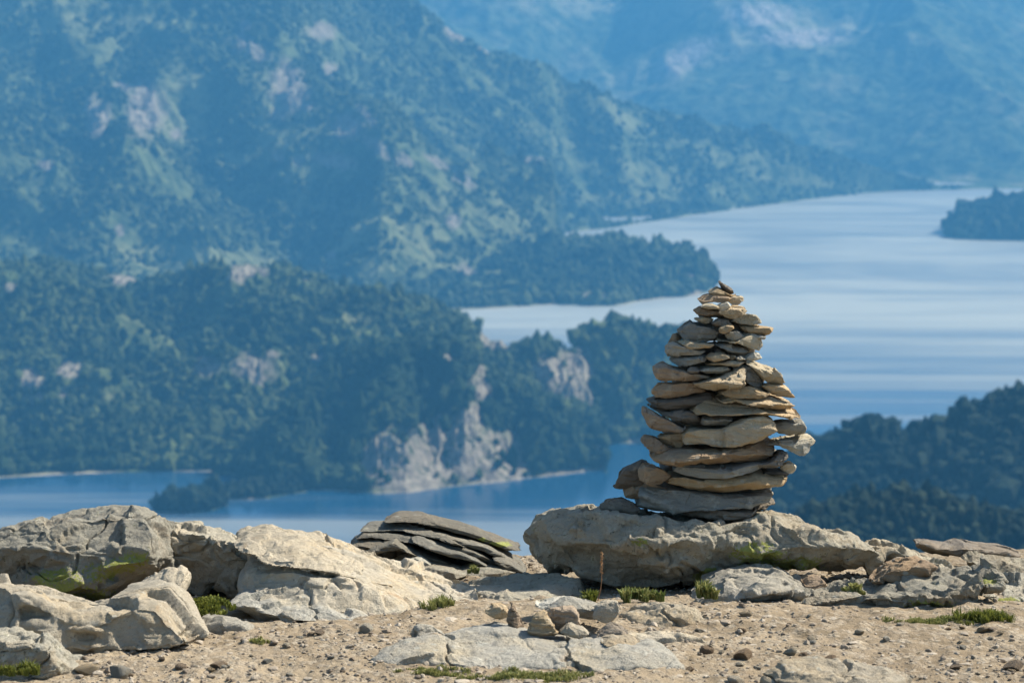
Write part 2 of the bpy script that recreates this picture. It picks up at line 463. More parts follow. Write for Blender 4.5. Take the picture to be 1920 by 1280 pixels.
left = mass("mountain", [(-300, 575, -220, 9500), (0, 575, -220, 9500), (300, 575, -190, 9400), (560, 575, -150, 9400), (740, 572, -10, 9500), (920, 560, 95, 9700), (1030, 520, 140, 9800),
      (1060, 437, 155, 9850), (1150, 427, 185, 9950), (1270, 408, 215, 10100), (1400, 390, 245, 10300), (1560, 369, 280, 10500), (1680, 359, 318, 10700), (1760, 356.5, 348, 10800), (1800, 356, 354, 10850)],
     860, 420, prof=1.08, amp=240, L=900, back=0.35, mat='mountain_side', seed=5, gully=1.0, beach=2.2, cliff=14,
     rock=[(183, 225, 24, 40), (272, 205, 36, 52), (232, 165, 20, 10), (480, 95, 40, 16, 35), (540, 165, 34, 50, -30), (600, 60, 30, 16), (650, 238, 32, 24), (620, 130, 16, 14), (700, 270, 26, 10, 30), (760, 300, 20, 8, 30), (330, 250, 12, 10), (520, 215, 14, 16), (575, 200, 20, 12), (520, 296, 15, 12), (560, 300, 12, 8), (625, 300, 40, 14, 10),
           (850, 65, 22, 12, 30), (908, 95, 12, 9), (455, 95, 30, 8, 30), (870, 340, 24, 12, 30), (85, 310, 16, 9), (225, 430, 8, 10), (870, 510, 16, 18), (690, 220, 30, 8, 50), (730, 300, 30, 8, 30), (1000, 300, 20, 6),
           (620, 480, 12, 8), (460, 50, 12, 12), (520, 335, 20, 8), (850, 415, 12, 14), (830, 310, 40, 7, 30)],
     grass=[(90, 25, 140, 40), (450, 500, 260, 30), (720, 440, 160, 60, 10), (560, 260, 60, 120, -30), (900, 400, 140, 40, 20), (330, 200, 60, 80), (270, 42, 130, 12, 4), (120, 70, 60, 12), (30, 90, 50, 14), (420, 300, 60, 20), (900, 300, 90, 26, 25), (1150, 210, 110, 20, 20), (1200, 330, 150, 25, 12), (1000, 250, 80, 20, 20),
            (650, 400, 130, 30, 10), (700, 500, 160, 22), (1380, 300, 120, 22, 14), (800, 450, 80, 16), (1500, 340, 100, 10, 5), (300, 470, 160, 14), (1150, 370, 120, 12)],
     spurs=[([(430, 10), (540, 190), (650, 290), (860, 380), (1040, 440)], 105, 420), ([(560, 220), (700, 360), (860, 490), (1000, 545)], 75, 330), ([(740, 20), (900, 130), (1150, 240), (1330, 320), (1500, 355)], 140, 380),
            ([(150, 80), (200, 230), (300, 350), (450, 500)], 120, 430), ([(0, 260), (80, 400), (150, 480)], 130, 400), ([(700, 140), (900, 270), (1150, 340)], -150, 360), ([(330, 120), (480, 330), (650, 470)], -85, 330), ([(60, 120), (120, 300)], -120, 300),
            ([(1150, 250), (1230, 340), (1260, 400)], 90, 260), ([(900, 300), (1020, 400)], 70, 220)],
     label="great wooded mountainside with pale cliffs filling the upper left")
pen = mass("peninsula", [(560, 620, 560, 6600), (700, 600, 520, 6900), (860, 582, 500, 7000), (960, 576, 470, 7050), (1040, 571, 458, 7050), (1100, 574, 455, 7000), (1150, 574, 448, 7000), (1200, 565, 462, 6980), (1250, 558, 470, 6950), (1290, 556, 474, 6850), (1320, 552, 485, 6750), (1338, 540, 505, 6700), (1342, 525, 520, 6650)],
     420, 130, prof=0.85, amp=45, L=260, back=0.5, seed=9, beach=2.5, cliff=6, gully=0.8,
     rock=[(872, 512, 20, 20), (1110, 558, 30, 10), (1290, 520, 14, 8), (1305, 550, 14, 7), (1035, 570, 8, 5), (930, 560, 14, 6)], grass=[(900, 520, 60, 16), (1060, 500, 60, 10), (780, 550, 70, 14)],
     label="low wooded peninsula reaching into the lake behind the cairn top")
isl = mass("island", [(1762, 438, 437, 8700), (1775, 446, 418, 8600), (1800, 449, 392, 8500), (1850, 451, 380, 8500), (1920, 452, 376, 8500), (2000, 452, 380, 8500), (2080, 440, 438, 8500)],
     160, 50, prof=0.6, amp=14, L=120, back=0.8, seed=12, beach=1.5, label="dark wooded island at the right edge of the lake")
hill = mass("hill", [(-260, 905, 520, 5270), (0, 896, 502, 5270), (100, 890, 497, 5320), (200, 886, 520, 5270), (300, 884, 528, 5170), (350, 884, 515, 5170), (420, 884, 494, 5170), (480, 886, 496, 5120), (560, 890, 515, 5070),
      (660, 900, 550, 4970), (740, 900, 570, 4920), (800, 900, 568, 4870), (860, 898, 585, 4770), (900, 890, 612, 4720), (960, 880, 645, 4670), (1020, 870, 655, 4620), (1090, 850, 700, 4750), (1140, 842, 780, 4450)],
     760, 330, prof=0.95, amp=85, L=330, back=0.3, seed=3, beach=2.2, cliff=14, gully=1.0,
     rock=[(478, 695, 40, 32, 20), (390, 685, 22, 18), (595, 668, 24, 7), (462, 512, 50, 18, 8), (235, 524, 34, 9), (85, 750, 34, 9), (130, 690, 22, 16), (55, 712, 26, 22), (510, 665, 14, 8), (925, 640, 36, 22, 35), (560, 535, 16, 6),
           (120, 735, 12, 10), (150, 790, 14, 5), (20, 540, 14, 8), (320, 790, 14, 5), (530, 560, 10, 5), (575, 530, 14, 6)],
     grass=[(215, 868, 60, 10), (330, 700, 70, 12), (560, 690, 60, 14), (700, 640, 70, 14), (150, 620, 60, 8), (640, 600, 80, 10), (250, 745, 60, 8), (400, 770, 60, 8), (420, 600, 70, 8)],
     spurs=[([(100, 560), (200, 690), (240, 820)], 55, 190), ([(430, 530), (470, 650), (380, 810)], 65, 190), ([(700, 600), (760, 700)], 40, 150), ([(330, 600), (300, 820)], -45, 170), ([(560, 600), (520, 800)], -60, 200), ([(850, 620), (880, 720)], 30, 120), ([(20, 700), (60, 850)], -30, 140), ([(620, 620), (640, 720)], 35, 120)],
     label="broad forested hill with small bare crags on the near shore")
back_h = mass("hill", [(860, 850, 760, 4500), (960, 845, 680, 4500), (1010, 842, 660, 4480), (1060, 838, 664, 4480), (1100, 834, 642, 4520), (1140, 832, 634, 4560), (1200, 830, 636, 4580), (1250, 829, 634, 4580), (1300, 828, 640, 4560), (1350, 828, 690, 4480), (1400, 829, 770, 4300), (1430, 829, 828, 4150)],
     420, 200, prof=0.72, amp=55, L=230, back=0.5, seed=14, beach=1.5, cliff=18, gully=1.0,
     rock=[(1065, 705, 58, 55, 20), (1095, 740, 26, 40), (1155, 800, 13, 24), (1185, 715, 14, 26), (1195, 826, 20, 6), (1140, 735, 10, 10), (1045, 680, 20, 20)],
     spurs=[([(1065, 680), (1090, 800)], 26, 80), ([(1160, 655), (1150, 810)], 26, 70), ([(1122, 670), (1120, 820)], -26, 70), ([(1205, 660), (1200, 820)], -18, 60)],
     label="forested hill with a broad pale crag left of the cairn")
front = mass("headland", [(400, 884, 884, 3800), (440, 890, 876, 3790), (470, 905, 845, 3850), (520, 916, 790, 3930), (580, 918, 735, 4020), (640, 920, 690, 4120), (700, 925, 660, 4170), (760, 924, 650, 4180), (830, 914, 648, 4180), (880, 908, 668, 4150),
      (930, 904, 712, 4080), (990, 896, 742, 4060), (1030, 892, 758, 4030), (1080, 886, 785, 4000), (1115, 882, 825, 3920), (1132, 876, 858, 3850), (1138, 868, 867, 3830)],
     560, 260, prof=0.62, amp=42, L=190, back=0.6, seed=18, beach=1.5, cliff=20, gully=1.1,
     rock=[(765, 875, 85, 62, 15), (870, 855, 105, 60, 10), (715, 850, 40, 44, 30), (850, 855, 40, 45, 20), (895, 875, 95, 40, 10), (945, 865, 50, 50, 30), (870, 830, 50, 40, 20), (825, 800, 18, 16), (880, 690, 50, 12, 22), (905, 735, 20, 36, -20), (885, 780, 20, 22),
           (920, 705, 20, 10), (860, 720, 24, 7, 20), (1060, 886, 60, 5, -6), (1120, 850, 5, 14), (980, 895, 20, 10), (830, 825, 12, 20)],
     spurs=[([(840, 680), (880, 760), (895, 880)], 38, 90), ([(750, 690), (745, 790), (745, 900)], 42, 100), ([(960, 760), (1070, 860)], 34, 100), ([(795, 720), (815, 900)], -34, 80), ([(640, 780), (670, 900)], -34, 90), ([(925, 770), (990, 885)], -28, 80), ([(560, 800), (570, 900)], 25, 90)],
     label="steep dark green headland dropping to the water in grey cliffs")
islet = mass("islet", [(282, 958, 957.5, 3510), (290, 961, 952, 3515), (320, 962, 940, 3520), (360, 962, 933, 3525), (395, 958, 932, 3535), (418, 951, 938, 3560), (432, 946, 942, 3580), (440, 944, 943.5, 3590)],
     140, 40, prof=0.6, amp=5, L=60, back=0.9, seed=23, beach=0.3, cliff=2, rock=[(330, 962, 40, 3)], label="small wooded islet off the headland at left")
spit = mass("headland", [(424, 936, 935, 3610), (430, 936, 922, 3630), (455, 937, 912, 3630), (500, 934, 908, 3640), (540, 927, 903, 3670), (575, 922, 905, 3700)],
     100, 40, prof=0.6, amp=5, L=60, back=0.9, seed=24, beach=0.3, cliff=2, rock=[(480, 936, 30, 3)], label="low wooded spit between the islet and the grey cliffs")
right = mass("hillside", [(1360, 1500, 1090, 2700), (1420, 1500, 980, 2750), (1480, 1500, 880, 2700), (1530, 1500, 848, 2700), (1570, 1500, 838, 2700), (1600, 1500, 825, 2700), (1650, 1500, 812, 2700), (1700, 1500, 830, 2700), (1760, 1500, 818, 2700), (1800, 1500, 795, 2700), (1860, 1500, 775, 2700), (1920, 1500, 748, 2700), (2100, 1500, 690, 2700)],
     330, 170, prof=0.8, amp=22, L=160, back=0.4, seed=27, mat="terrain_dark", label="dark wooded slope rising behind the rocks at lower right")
near_r = mass("hillside", [(1440, 2400, 1060, 1680), (1500, 2400, 985, 1680), (1560, 2400, 960, 1700), (1640, 2400, 948, 1720), (1700, 2400, 945, 1720), (1800, 2400, 962, 1720), (1920, 2400, 985, 1720), (2100, 2400, 1000, 1720)],
     200, 110, prof=0.9, amp=10, L=90, back=0.4, seed=29, label="sunlit strip of woodland below the dark slope at lower right")

wood("forest", "bright green woodland covering the broad hill", hill, 34000, 4.8, 9.5, 1, 1, 1, 'trees', clump=90, keep=0.04, tone=0.02)
wood("forest", "dense woodland covering the steep headland and its crest", front, 14000, 4.9, 10.0, 1, 2, 1, 'trees', clump=90, keep=0.45, tone=-0.2)
wood("forest", "woodland around the broad pale crag", back_h, 8000, 6.5, 13.0, 1, 3, 1, 'trees', clump=90, keep=0.5)
wood("forest", "woodland on the low peninsula", pen, 6500, 7.5, 15.0, 1, 4, 1, 'far_trees', clump=150, keep=0.35)
wood("forest", "scattered distant woodland over the great mountainside", left, 36000, 5.6, 9.5, 1, 5, 1, 'far_trees', clump=120, tone=0.2)
wood("forest", "trees covering the island at the right edge", isl, 1600, 8, 16.0, 1, 6, 1, 'far_trees', keep=0.8, tone=-0.4)
wood("forest", "trees covering the small islet", islet, 460, 4.6, 8.5, 2, 7, 1, 'dark_trees', keep=0.9)
wood("forest", "trees covering the low spit beside the islet", spit, 380, 3.8, 7.0, 2, 8, 1, 'dark_trees', keep=0.9)
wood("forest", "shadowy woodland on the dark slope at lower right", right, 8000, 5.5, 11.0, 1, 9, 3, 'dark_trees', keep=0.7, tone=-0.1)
wood("forest", "paler treetops of the strip of woodland at lower right", near_r, 3600, 3.6, 7.0, 1, 10, 4, 'dark_trees', keep=0.8, tone=0.35)

# lake: one sheet to the horizon
def lake():
    xs = np.linspace(-22000, 22000, 60); ys = np.linspace(300, 26000, 60)
    X, Y = np.meshgrid(xs, ys)
    V = np.stack([X, Y, np.full_like(X, LAKE)], -1).reshape(-1, 3)
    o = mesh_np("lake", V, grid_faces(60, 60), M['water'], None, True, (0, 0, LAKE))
    tag(o, "calm blue lake with pale ruffled streaks and painted sky sheen", None, None, 'structure')
lake()

# ------------------------------------------------------------------ foreground ground sheet
def gz(x, y):
    base = np.interp(y, [0, 4, 6.0, 6.87, 7.3, 8.0, 8.5, 9.2, 14, 900, 1300], [0.13, 0.09, 0.055, 0.04, -0.02, -0.09, -0.16, -0.6, -4.2, -560, -760])
    return base + 0.018 * np.clip(x - 0.8, 0, 3)
def ground_z(x, y):
    near = np.clip((9.5 - y) / 1.0, 0, 1)
    return gz(x, y) + near * (0.022 * fbm(x / 0.7, y / 0.7, 0, 70, 4) + 0.010 * fbm(x / 0.09, y / 0.09, 0, 71, 3) + 0.006 * fbm(x / 0.03, y / 0.03, 0, 72, 2)) + (1 - near) * np.clip(y / 60, 0, 1) * 8 * fbm(x / 60, y / 60, 0, 73, 4)
def ground():
    ys = np.concatenate([np.linspace(-12, 5.2, 40), np.linspace(5.22, 8.9, 330), 9.0 * (1320 / 9.0) ** np.linspace(0, 1, 90) ])
    k = np.linspace(-1, 1, 620)
    kk = np.sign(k) * (np.abs(k) * 1.0)
    half = np.where(ys < 5.2, 3.2, np.where(ys < 8.95, 2.3, 2.3 + (ys - 8.95) * 1.2))[:, None]
    half = half * np.ones_like(k)[None]
    X = kk[None] * half; Y = ys[:, None] * np.ones_like(X)
    # wide skirts left and right of the fine strip
    sk = np.array([-60, -25, -12, -6]);
    Xl = np.minimum(X[:, :1] * np.array([14, 7, 3.5, 1.7])[None], X[:, :1])
    Xr = -Xl[:, ::-1]
    X = np.concatenate([Xl, X, Xr], 1); Y = np.concatenate([Y[:, :4], Y, Y[:, :4]], 1)
    Z = ground_z(X, Y)
    V = np.stack([X, Y, Z], -1).reshape(-1, 3)
    o = mesh_np("ground", V, grid_faces(X.shape[0], X.shape[1]), M['ground'], None, True, (0, 0, 0))
    tag(o, "dry brown gravel and soil of the summit ridge", None, None, 'structure')
ground()

# ------------------------------------------------------------------ rocks
PEND = []
def facets(Pn, Nn, rg, K, jit, off, near=13, fit=0.5):
    """distance of every point to a polyhedron of K random planes that hug the surface"""
    idx = rg.choice(len(Pn), K, replace=False)
    C = Pn[idx]; Nv = Nn[idx] + rg.normal(0, jit, (K, 3)); Nv /= np.linalg.norm(Nv, axis=1)[:, None]
    C = C + Nv * rg.uniform(-off, off * 0.4, K)[:, None]
    out = np.empty(len(Pn))
    kn = min(near, K - 1)
    for a in range(0, len(Pn), 20000):
        p = Pn[a:a + 20000]
        D = ((p[:, None, :] - C[None]) ** 2).sum(-1)
        D = D - 1e3 * 0
        nb = np.argpartition(D, kn, axis=1)[:, :kn]
        S = ((p[:, None, :] - C[nb]) * Nv[nb]).sum(-1)
        # planes facing elsewhere do not count
        al = (Nv[nb] * Nn[a:a + 20000][:, None, :]).sum(-1)
        S = S - np.clip(0.75 - al, 0, 2) * off * 6
        m = S.max(1)
        out[a:a + 20000] = m
    return out - fit * np.median(out)
def finish_rocks():
    for o, k in PEND:
        md = o.modifiers.new("r", 'REMESH'); md.mode = 'VOXEL'; md.voxel_size = k['voxel']; md.adaptivity = 0
        ms = o.modifiers.new('s', 'SMOOTH'); ms.factor = 0.5; ms.iterations = 6 if k['big'] else 1
    dg = bpy.context.evaluated_depsgraph_get()
    new = [(o, k, bpy.data.meshes.new_from_object(o.evaluated_get(dg))) for o, k in PEND]
    for o, k, me in new:
        o.modifiers.clear()
        rg = np.random.default_rng(k['seed'] + 7)
        n = len(me.vertices)
        V = np.empty(n * 3, np.float32); me.vertices.foreach_get("co", V); V = V.reshape(-1, 3).astype(float)
        N = np.empty(n * 3, np.float32); me.vertices.foreach_get("normal", N); N = N.reshape(-1, 3).astype(float)
        ed = np.empty(len(me.edges) * 2, np.int32); me.edges.foreach_get("vertices", ed); ed = ed.reshape(-1, 2)
        deg = np.bincount(ed.ravel(), minlength=n)[:, None] + 1.0
        def relax(A, it):
            for _ in range(it):
                B = A.copy()
                for c_ in range(A.shape[1]):
                    B[:, c_] += np.bincount(ed[:, 0], A[ed[:, 1], c_], n) + np.bincount(ed[:, 1], A[ed[:, 0], c_], n)
                A = B / deg
            return A
        N = relax(N, 6 if k['big'] else 3); N = N / (np.linalg.norm(N, axis=1)[:, None] + 1e-9)
        W = V + np.array(k['loc'])
        big, H, L = k['big'], k['H'], k['L']
        if big:
            K1, K2 = int(np.clip(L * 60, 24, 80)), int(np.clip(L * 520, 110, 520))
            m1, m2 = 0.032, 0.012
        else:
            K1, K2 = 16, 60
            m1, m2 = min(0.010, H * 0.13), min(0.0028, H * 0.05)
        s1 = facets(V, N, rg, min(K1, n // 4), 0.24 if big else 0.17, m1 * 0.5, fit=k['fit'])
        s1 = relax(np.clip(s1, -m1, m1)[:, None], 1)[:, 0]
        V = V - N * (s1 * 0.85 * k['facet'])[:, None]
        s2 = facets(V, N, rg, min(K2, n // 3), 0.30, m2 * 0.6, fit=0.7)
        s2 = relax(np.clip(s2, -m2, m2)[:, None], 1 if big else 0)[:, 0]
        V = V - N * (s2 * (0.9 if not k['soft'] else 0.75) * k['facet'])[:, None]
        x, y, z = W[:, 0], W[:, 1], W[:, 2]
        # strata: ledges that follow tilted bedding planes
        q = z + 0.05 * x + 0.02 * noise(x / 0.2, y / 0.2, z / 0.2, k['seed'])
        per = 0.008 if not big else 0.03
        lay = noise(x / 0.35, y / 0.35, q / per, k['seed'] + 2)
        lay = np.clip(lay * 4, -1, 1)
        side = np.clip(1 - N[:, 2] ** 2, 0, 1)
        d = lay * side * (0.0020 if not big else 0.006) * k['strata']
        r = k['rough']
        if big:
            d = d + r * (0.012 * fbm(x / 0.11, y / 0.11, z / 0.09, k['seed'] + 15, 6, 0.6) - 0.008 * np.clip(0.25 - np.abs(noise(x / 0.07, y / 0.07, z / 0.05, k['seed'] + 17)), 0, 1) * 4 * np.clip(noise(x / 0.25, y / 0.25, z / 0.25, k['seed'] + 18) + 0.3, 0, 1))
            ck = np.clip(1 - np.abs(noise(x / 0.35, y / 0.35, z / 0.16, k['seed'] + 19) + 0.1 * noise(x / 0.04, y / 0.04, z / 0.04, k['seed'] + 20)) / 0.03, 0, 1)
            d = d - ck * 0.014
            rg2 = 1 - np.abs(noise(x / 0.045, y / 0.045, z / 0.028, k['seed'] + 23)) * 2
            d = d + r * (0.0045 * fbm(x / 0.028, y / 0.028, z / 0.020, k['seed'] + 22, 4, 0.65) - 0.004 * np.clip(rg2 - 0.55, 0, 1) * 2 * np.clip(0.4 + 1.5 * noise(x / 0.2, y / 0.2, z / 0.2, k['seed'] + 24), 0, 1))
        else:
            d = d + 0.0014 * fbm(x / 0.022, y / 0.022, z / 0.012, k['seed'] + 15, 4, 0.6)
        V = V + N * d[:, None]
        me.vertices.foreach_set("co", V.astype(np.float32).ravel())
        W = V + np.array(k['loc'])
        px, py = proj(W[:, 0], W[:, 1], W[:, 2])
        at = me.attributes.get("moss") or me.attributes.new("moss", 'FLOAT', 'POINT')
        at.data.foreach_set("value", (ell(px, py, k['moss']) if k['moss'] else np.zeros(n)).astype(np.float32))
        me.polygons.foreach_set("use_smooth", np.ones(len(me.polygons), dtype=bool))
        me.update()
        me.set_sharp_from_angle(angle=math.radians(32))
        if not me.materials: me.materials.append(o.data.materials[0])
        old = o.data; o.data = me; me.name = o.name
        bpy.data.meshes.remove(old)
def rock(name, top, bot, d, W, mat, dip=0.08, n=3.2, p=3.0, seed=0, nx=70, nphi=40, amp=0.05, cuts=10, bumps=(), moss=(), sc=None,
         label=None, cat=None, group=None, parent=None, big=False, ledge=0.0, yaw=0.0, depth_c=0.7, facet=1.0, rough=None):
    if rough is None: rough = 1.15 if mat in ('boulder', 'outcrop') else 0.7
    if mat == 'slab': facet = facet * 0.75
    rg = np.random.default_rng(seed + 1000)
    top = np.array(top, float); bot = np.array(bot, float)
    if top[-1, 0] < bot[-1, 0]: top = np.vstack([top, bot[-1]])
    if bot[-1, 0] < top[-1, 0]: bot = np.vstack([bot, top[-1]])
    if top[0, 0] > bot[0, 0]: top = np.vstack([bot[0], top])
    if bot[0, 0] > top[0, 0]: bot = np.vstack([top[0], bot])
    xt, zt = P(top[:, 0], top[:, 1], d); xb, zb = P(bot[:, 0], bot[:, 1], d)
    x0, x1 = min(xt[0], xb[0]), max(xt[-1], xb[-1])
    s = (1 - np.cos(np.linspace(0, math.pi, nx))) / 2
    s = 0.55 * s + 0.45 * np.linspace(0, 1, nx)
    x = x0 + (x1 - x0) * s
    ztop = np.interp(x, xt, zt); zbot = np.minimum(np.interp(x, xb, zb), ztop - 1e-4)
    c, h = (ztop + zbot) / 2, (ztop - zbot) / 2
    e = np.clip(1 - np.abs(2 * s - 1) ** 18, 0, 1) ** 0.45
    h = h * e
    jag = 1.0 if not big else 0.5
    jt = jag * 0.11 * h * fbm(x / (0.035 if not big else 0.09), seed * 3.3, 0, seed + 50, 3) * np.minimum(1, 3 * e)
    c = c + jt * 0.6; h = h * (1 + jag * 0.10 * fbm(x / 0.03, seed * 5.3, 2, seed + 51, 3))
    xi = 2 * s - 1
    wx = W * np.clip(1 - np.abs(xi) ** p, 0, 1) ** (1 / p)
    wx = wx * (1 + 0.10 * noise(x / (x1 - x0) * 3.5, seed * 1.7, 0, seed)) + 1e-4
    yc = W * 0.10 * noise(x / (x1 - x0) * 2.5, seed * 0.7, 4, seed + 3)
    pd = np.linspace(0, 2 * math.pi, 6001)
    cd = W * np.sign(np.cos(pd)) * np.abs(np.cos(pd)) ** (2 / n); sd_ = float(h.mean()) * np.sign(np.sin(pd)) * np.abs(np.sin(pd)) ** (2 / n)
    al_ = np.concatenate([[0], np.cumsum(np.hypot(np.diff(cd), np.diff(sd_)))])
    ph = np.interp(np.linspace(0, al_[-1], nphi, endpoint=False), al_, pd)
    cs, sn = np.cos(ph), np.sin(ph)
    nn = n * np.ones_like(ph)
    cc = np.sign(cs) * np.abs(cs) ** (2 / nn); ss_ = np.sign(sn) * np.abs(sn) ** (2 / nn)
    X = x[:, None] * np.ones((1, nphi))
    Y = yc[:, None] + wx[:, None] * cc[None]
    Z = c[:, None] + h[:, None] * ss_[None]
    Yf = -depth_c * W
    Z = Z - dip * (Y - Yf)
    xm = (x0 + x1) / 2
    H = float(h.max()) * 2; Lx = x1 - x0
    zm = float(c.mean())
    S = sc or max(0.02, min(Lx, 2.2 * H, 0.5))
    # irregular outline, lumps, strata
    nz = lambda k, q, sd: fbm(X / (S * q), Y / (S * q), Z / (S * q * k), sd, 4)
    A = amp * H
    Yd = nz(0.6, 0.5, seed + 11) * A * 1.6
    Zd = nz(1.0, 0.6, seed + 12) * A
    Xd = nz(1.0, 0.5, seed + 13) * A
    env = np.sin(np.linspace(0, math.pi, nx))[:, None] ** 0.35
    X = X + Xd * env; Y = Y + Yd * env; Z = Z + Zd * env
    # flat chipped facets
    Q = np.stack([X - xm, Y, Z - zm], -1)
    SV = np.array([Lx / 2, W, H / 2])
    Q = Q / SV
    for k in range(cuts):
        nv = rg.normal(size=3) * np.array([0.75, 1.0, 0.75])
        if k % 2: nv[1] = -abs(nv[1]) - 0.35
        nv /= np.linalg.norm(nv)
        dd = Q @ nv
        sil = math.hypot(nv[0], nv[2])                     # cuts that would eat the outline stay shallow
        lim = dd.max() * (1 - rg.uniform(0.05, 0.34) * (1 - 0.75 * sil ** 2))
        Q = Q - np.maximum(0, dd - lim)[..., None] * nv
    Q = Q * SV
    X, Y, Z = Q[..., 0] + xm, Q[..., 1], Q[..., 2] + zm
    Y = Y + d + depth_c * W
    px, py = proj(X, Y, Z)
    frontm = (np.clip(-cc, 0, 1) ** 0.5)[None]
    for (bx, by, rx, ry, am) in bumps:
        g = np.exp(-((px - bx) / rx) ** 2 - ((py - by) / ry) ** 2) * frontm
        Y = Y - am * g
    # poles
    V = np.stack([X, Y, Z], -1).reshape(-1, 3)
    pa = V[:nphi].mean(0); pb = V[-nphi:].mean(0)
    V = np.vstack([V, pa, pb])
    fq = grid_faces(nx, nphi, True)
    j = np.arange(nphi); j2 = (j + 1) % nphi
    ia, ib = nx * nphi, nx * nphi + 1
    fa = np.stack([np.full(nphi, ia), j2, j, np.full(nphi, ia)], -1)
    fb = np.stack([np.full(nphi, ib), (nx - 1) * nphi + j, (nx - 1) * nphi + j2, np.full(nphi, ib)], -1)
    tri = np.concatenate([fq[:, [0, 1, 2]], fq[:, [0, 2, 3]], fa[:, :3], fb[:, :3]])
    if yaw:
        cy_, cx_ = float(V[:, 1].mean()), xm
        a = math.radians(yaw)
        dx, dy = V[:, 0] - cx_, V[:, 1] - cy_
        V[:, 0] = cx_ + dx * math.cos(a) - dy * math.sin(a); V[:, 1] = cy_ + dx * math.sin(a) + dy * math.cos(a)
    loc = (float(xm), float(V[:, 1].mean()), float(V[:, 2].min()))
    o = mesh_np(name, V, tri, M[mat], None, True, loc)
    PEND.append((o, dict(seed=seed, moss=moss, big=big, soft=(mat == 'slab'), fit=0.5 if big else 0.42, facet=facet, rough=rough, loc=loc, H=H, L=Lx,
                         voxel=(0.0046 if Lx > 0.5 else 0.0034) if big else min(0.0028, max(0.0014, Lx / 75)), strata=1.0 if mat in ('tan', 'brown', 'dark', 'grey', 'outcrop') else 0.35)))
    if parent is not None:
        o.parent = parent
        o.location = Vector(loc) - parent.location
    tag(o, label, cat, group)
    return o

def zA(l): return [(1100 + x / 4.0, 500 + y / 4.0) for x, y in l]
def zB(l): return [(1100 + x / 4.0, 750 + y / 4.0) for x, y in l]
def zD(l): return [(600 + x / 2.6667, 900 + y / 2.6667) for x, y in l]

